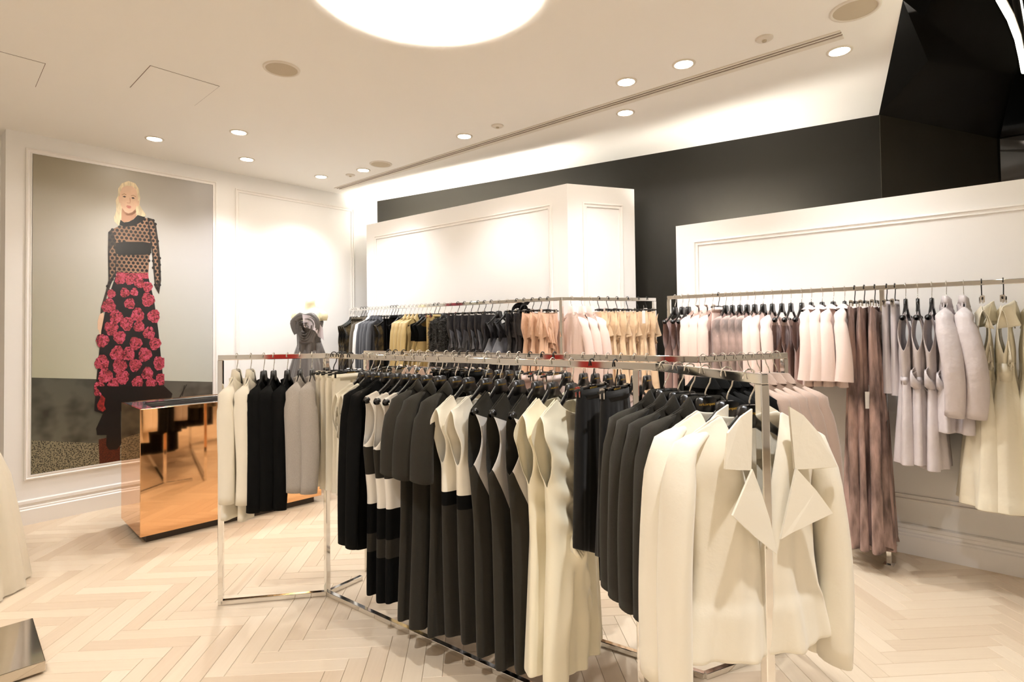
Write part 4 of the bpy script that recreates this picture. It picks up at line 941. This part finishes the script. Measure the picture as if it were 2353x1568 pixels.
skin = pm('skin', (226, 190, 160), var=(9, .12)); skin2 = pm('skin_shadow', (190, 146, 118)); blk = pm('black', (12, 11, 11)); sheer = pm('sheer', (152, 116, 92), var=(7, .35)); dark = pm('dark_sheer', (52, 42, 36))
for nm, keys, y, m in (('boot_print', ['boot'], .0052, blk), ('floor_crack_print', ['crack', 'crack2'], .005, blk), ('red_reflection_print', ['redpatch'], .005, pm('red_reflection', (96, 38, 20), var=(160, .8))),  # red patch: reflection on the pictured floor, painted as colour
    ('hand_print', ['hand'], .0055, skin), ('hair_print', ['hair'], .0056, pm('blonde', (232, 214, 176), var=(30, .3), stretch=((3, 1, .4), (0, 0, 0)))), ('neck_print', ['neck', 'jaw'], .006, skin2),
    ('face_print', ['face', 'ear1', 'ear2'], .0066, skin), ('brow_print', ['brow1', 'brow2'], .0072, pm('brow', (176, 140, 108))), ('eye_print', ['eye1', 'eye2'], .0072, pm('eye', (60, 50, 44))),
    ('nose_print', ['nose', 'noseline'], .0072, skin2), ('lip_print', ['lip1', 'lip2'], .0072, pm('lip', (196, 122, 110))), ('torso_print', ['torso'], .0058, sheer), ('arm_print', ['arm1', 'arm2'], .0062, dark),
    ('arm_highlight_print', ['arm1in', 'arm2in'], .0066, sheer), ('bandeau_print', ['band'], .0072, blk), ('collar_print', ['collar'], .0076, blk), ('skirt_print', ['skirt'], .0078, pm('skirt_black', (20, 17, 20), var=(12, .4)))):
    flat(nm, [PP[k] for k in keys], y, m)
def inside(p, poly):
    c = False; j = len(poly) - 1
    for i in range(len(poly)):
        a, b = poly[i], poly[j]
        if (a[1] > p[1]) != (b[1] > p[1]) and p[0] < (b[0] - a[0]) * (p[1] - a[1]) / (b[1] - a[1]) + a[0]: c = not c
        j = i
    return c
dots = []
for r in range(0, 24):
    for c in range(0, 16):
        p = (590 + 37 * c + (18 if r % 2 else 0), 2690 - 33 * r)
        if any(inside(p, PP[k]) for k in ('torso', 'arm1', 'arm2')) and not inside(p, PP['band']) and not inside(p, PP['collar']):
            dots.append([(p[0] + 12.5 * math.cos(2 * PI * i / 14), p[1] + 14 * math.sin(2 * PI * i / 14)) for i in range(14)])
flat('polka_dot_print', dots, .0070, blk)['kind'] = 'stuff'
pinkm = bpy.data.materials.new('print_flower'); pinkm.use_nodes = True; nt = pinkm.node_tree; b = nt.nodes['Principled BSDF']; b.inputs['Roughness'].default_value = .35
tc = N(nt, 'ShaderNodeTexCoord'); no = N(nt, 'ShaderNodeTexNoise'); no.inputs['Scale'].default_value = 38; no.inputs['Detail'].default_value = 3; no.inputs['Distortion'].default_value = 1.5; nt.links.new(tc.outputs['Object'], no.inputs['Vector'])
rp = N(nt, 'ShaderNodeValToRGB'); nt.links.new(no.outputs['Fac'], rp.inputs[0]); rp.color_ramp.elements[0].position = .36; rp.color_ramp.elements[0].color = lin((60, 18, 24)); rp.color_ramp.elements[1].position = .66; rp.color_ramp.elements[1].color = lin((192, 84, 112))
e = rp.color_ramp.elements.new(.5); e.color = lin((158, 52, 62)); nt.links.new(rp.outputs[0], b.inputs['Base Color'])
rg = np.random.default_rng(3); fl = []; cen = []
for _ in range(4000):
    p = (rg.uniform(500, 1060), rg.uniform(1090, 2105)); dmin = 92 if p[1] < 1900 else 80
    if inside(p, PP['skirt']) and all(math.hypot((p[0] - q[0]) * 1.1, (p[1] - q[1]) * .85) > dmin for q in cen):
        cen.append(p); R_ = rg.uniform(42, 56) * (.8 if p[1] > 1950 else 1.08); ph = rg.uniform(0, 6)
        pts = [(p[0] + R_ * .95 * (1 + .07 * math.sin(3 * a + ph) + .06 * math.sin(8 * a + 2 * ph)) * math.cos(a), p[1] + R_ * 1.15 * (1 + .10 * math.sin(3 * a + ph) + .06 * math.sin(9 * a + ph)) * math.sin(a)) for a in np.linspace(0, 2 * PI, 40)[:-1]]
        fl.append([(min(max(x, 492), 1056), z) for x, z in pts])
for q in fl: flat('flower_print', [q], .0082, pinkm)
flat('waistband_print', [PP['waist']], .0086, pinkm)
flat('dark_hem_print', [PP['hemdark']], .0088, pm('hem_black', (12, 8, 8)))
flat('low_flower_print', [[(545, 1040), (575, 1000), (566, 940), (580, 900), (556, 880), (520, 905), (512, 950), (530, 990)]], .0089, pm('low_flower', (150, 40, 38), var=(60, .6)))

# ------------------------------------------------------------------ mannequin in a dark rosette dress by the left wall
def ell_loft(rings, n=36, fold=0, fn=9, seed=0):
    """rings: (z, rx, ry, cx, cy, foldamp)"""
    V = []; F = []; rg = np.random.default_rng(seed); ph = rg.uniform(0, 6)
    for z, rx, ry, cx, cy, am in rings:
        for i in range(n):
            a = 2 * PI * i / n; k = 1 + am * math.sin(fn * a + ph + z * 2) + am * .5 * math.sin(fn * 2.3 * a + ph)
            V.append((cx + rx * k * math.cos(a), cy + ry * k * math.sin(a), z))
    for r in range(len(rings) - 1): F += [(r * n + i, r * n + (i + 1) % n, (r + 1) * n + (i + 1) % n, (r + 1) * n + i) for i in range(n)]
    F += [tuple(range(n - 1, -1, -1)), tuple((len(rings) - 1) * n + i for i in range(n))]
    return V, F
mq = thing('mannequin', 'headless cream mannequin wearing a dark rosette dress by the left wall', 'mannequin', (-2.10, 5.80, 0), math.radians(-8))
V, F = ell_loft([(1.42, .115, .085, 0, 0, 0), (1.50, .108, .08, 0, 0, 0), (1.60, .125, .095, 0, -.008, 0), (1.68, .142, .108, 0, -.012, 0), (1.745, .150, .085, 0, 0, 0), (1.785, .158, .066, 0, .006, 0), (1.81, .140, .056, 0, .01, 0), (1.825, .085, .05, 0, .01, 0), (1.838, .058, .048, .002, .008, 0), (1.87, .050, .046, .004, .004, 0), (1.915, .050, .047, .010, -.002, 0)], 32)
o = obj('torso', mesh('torso', V, F, M['skinform'], True), mq)
for s in (-1, 1):
    V, F = ell_loft([(1.70, .034, .044, s * .150, .0, 0), (1.74, .040, .05, s * .156, .002, 0), (1.775, .038, .048, s * .150, .004, 0), (1.80, .024, .034, s * .135, .006, 0)], 18); obj('shoulder_cap', mesh('shoulder_cap', V, F, M['skinform'], True), mq)
dress = thing('rosette_dress', 'strapless pewter dress with big fabric rosette on the mannequin', 'dress', (-2.10, 5.80, 0), math.radians(-8))
V, F = ell_loft([(1.47, .122, .092, 0, 0, 0), (1.50, .114, .087, 0, 0, 0), (1.60, .131, .101, 0, -.008, 0), (1.675, .148, .114, 0, -.012, 0), (1.695, .149, .112, 0, -.01, 0)], 40); obj('bodice', mesh('bodice', V, F, M['pewter'], True), dress)
V, F = ell_loft([(.72, .34, .30, 0, 0, .06), (.95, .27, .24, 0, 0, .06), (1.2, .20, .17, 0, 0, .05), (1.38, .15, .12, 0, 0, .03), (1.475, .121, .09, 0, 0, .004)], 90); obj('skirt', mesh('skirt', V, F, M['pewter'], True), dress)
rs = MB()
for i, (r0_, tl) in enumerate(((.035, .1), (.055, .9), (.075, 2.0), (.095, 3.2), (.115, 4.2), (.13, 5.3))):
    q = 26; VV = []; FF = []
    for j in range(q + 1):
        a = tl + j / q * (4.6); rr_ = r0_ * (1 + .12 * math.sin(3 * a)); dx, dz = rr_ * math.cos(a), rr_ * math.sin(a) * 1.15
        VV += [(dx * .75, -.03 - .02 * (1 - r0_ / .13), dz * .75), (dx, -.055 - .035 * (1 - r0_ / .13), dz), (dx * 1.18, -.035 - .01 * math.sin(5 * a), dz * 1.18 + .008 * math.sin(7 * a))]
    for j in range(q):
        for k in range(2): FF.append((3 * j + k, 3 * j + k + 1, 3 * j + k + 4, 3 * j + k + 3))
    rs.add([(x + .02, y - .09, z + 1.62) for x, y, z in VV], FF)
obj('rosette', rs.mesh('rosette', M['pewter'], True), dress)
obj('pale_petal', frill('pale_petal', M['silverpink'], [(.0, -.15, 1.765), (.08, -.15, 1.75), (.16, -.13, 1.69), (.20, -.11, 1.62)], .13, .02, 2, 3, 30, 6, (.7, -.7, 0)), dress)
obj('dark_petal', frill('dark_petal', M['pewter'], [(-.09, -.10, 1.60), (-.02, -.13, 1.54), (.06, -.13, 1.52), (.12, -.10, 1.56)], .16, .02, 2, 5, 30, 6, (.2, -.9, 0)), dress)
mb = MB(); mb.tube([(0, 0, .02), (0, 0, 1.44)], .014, None, 12, side=Vector((1, 0, 0))); obj('stand_pole', mb.mesh('stand_pole', M['chrome'], True), mq)
mb = MB(); mb.lathe([(.001, .02), (.15, .018), (.155, .006), (.155, 0), (.001, 0)], 36); obj('stand_base', mb.mesh('stand_base', M['steel'], True), mq)

# ------------------------------------------------------------------ ivory gown at the left edge
gx, gy = -3.53, 3.40
gs = thing('dress_stand', 'dress form on a steel pole under the ivory gown, left edge', 'dress form', (gx, gy, 0))
mb = MB(); mb.tube([(0, 0, .02), (0, 0, 1.2)], .014, None, 12, side=Vector((1, 0, 0))); obj('pole', mb.mesh('pole', M['chrome'], True), gs)
mb = MB(); mb.lathe([(.001, .02), (.15, .018), (.155, 0), (.001, 0)], 36); obj('base', mb.mesh('base', M['steel'], True), gs)
V, F = ell_loft([(1.12, .15, .11, 0, 0, 0), (1.2, .115, .09, 0, 0, 0), (1.36, .14, .11, 0, 0, 0), (1.48, .15, .09, 0, 0, 0), (1.53, .10, .055, 0, 0, 0), (1.56, .055, .05, 0, 0, 0), (1.63, .05, .047, 0, 0, 0)], 28); obj('form', mesh('form', V, F, M['skinform'], True), gs)
gw = thing('ivory_gown', 'sheer ivory floor-length gown at the left edge', 'gown', (gx, gy, 0))
V, F = ell_loft([(.012, .46, .44, 0, 0, .035), (.3, .425, .40, 0, 0, .035), (.7, .365, .34, 0, 0, .03), (1.0, .27, .23, 0, 0, .025), (1.15, .165, .13, 0, 0, .012), (1.2, .122, .097, 0, 0, 0)], 120, fn=13); F = F[:-2]
gsk = obj('skirt', mesh('skirt', V, F, M['gown'], True), gw)
V, F = ell_loft([(.03, .40, .38, 0, 0, .03), (.7, .32, .30, 0, 0, .025), (1.1, .17, .14, 0, 0, .01), (1.19, .118, .094, 0, 0, 0)], 80, fn=9, seed=4); F = F[:-2]
obj('lining', mesh('lining', V, F, M['creamsoft'], True), gw)
V, F = ell_loft([(1.19, .122, .097, 0, 0, 0), (1.36, .147, .117, 0, 0, 0), (1.42, .15, .112, 0, 0, 0)], 40); obj('bodice', mesh('bodice', V, F[:-2], M['creamsoft'], True), gw)
mb = MB(); mb.lathe([(.001, -.016), (.012, -.01), (.016, 0), (.012, .01), (.001, .016)], 14); obj('pearl_button', mb.mesh('pearl_button', M['pearl'], True), gsk, (.27, -.03, 1.10))

# small card tags
def card(x, y, z, rz, label, h=.075, w=.036):
    t = thing('price_tag', label, 'tag', (x, y, z), rz)
    mb = MB(); mb.box(-w / 2, w / 2, -.0008, .0008, -h, 0); obj('card', mb.mesh('card', M['tagw']), t)
    mb = MB(); mb.tube([(0, 0, -.006), (.003, .002, .02), (0, 0, .045)], .0008, None, 5); obj('string', mb.mesh('string', M['tagw']), t)
p, d, z = rail_pt('R0', 1.455); n = Vector((d.y, -d.x)); q = p + n * .17
card(q.x, q.y, z - .70, math.atan2(d.y, d.x) + .5, 'white price tag hanging on the brown silk gowns', .11, .045)
p, d, z = rail_pt('A0', .262); n = Vector((d.y, -d.x)); q = p + n * .20
card(q.x, q.y, z - .34, math.atan2(d.y, d.x) + 1.2, 'narrow white price tag on the black cardigans', .15, .022)
p, d, z = rail_pt('L1', .70); n = Vector((d.y, -d.x)); q = p + n * .17
card(q.x, q.y, z - .12, math.atan2(d.y, d.x), 'white price tag on the peach dresses', .11, .03)

# red panels added behind the viewer for the red reflections in the chrome rails
def red_panel(x, y, z, w, h, rz, label):
    t = thing('added_red_panel', label, 'poster', (x, y, z), rz)
    mb = MB(); mb.box(-w / 2, w / 2, -.008, .0, -h / 2, h / 2); obj('panel', mb.mesh('panel', M['red']), t)
    mb = MB()
    for q in ((-w / 2 - .03, -w / 2, -h / 2 - .03, h / 2 + .03), (w / 2, w / 2 + .03, -h / 2 - .03, h / 2 + .03), (-w / 2, w / 2, h / 2, h / 2 + .03), (-w / 2, w / 2, -h / 2 - .03, -h / 2)): mb.box(q[0], q[1], -.014, 0, q[2], q[3])
    obj('frame', mb.mesh('frame', M['whiteplastic']), t)
red_panel(-1.75, -4.585, 1.1, .6, 1.4, PI, 'added unseen red panel on the back wall, mirrored in the chrome rails')
red_panel(-6.585, -.75, 1.1, .42, 1.4, PI / 2, 'added unseen red panel on the far left wall, mirrored in rails, nearer one')
red_panel(-6.585, -3.5, 1.1, .42, 1.4, PI / 2, 'added unseen red panel on the far left wall, mirrored in rails, farther one')
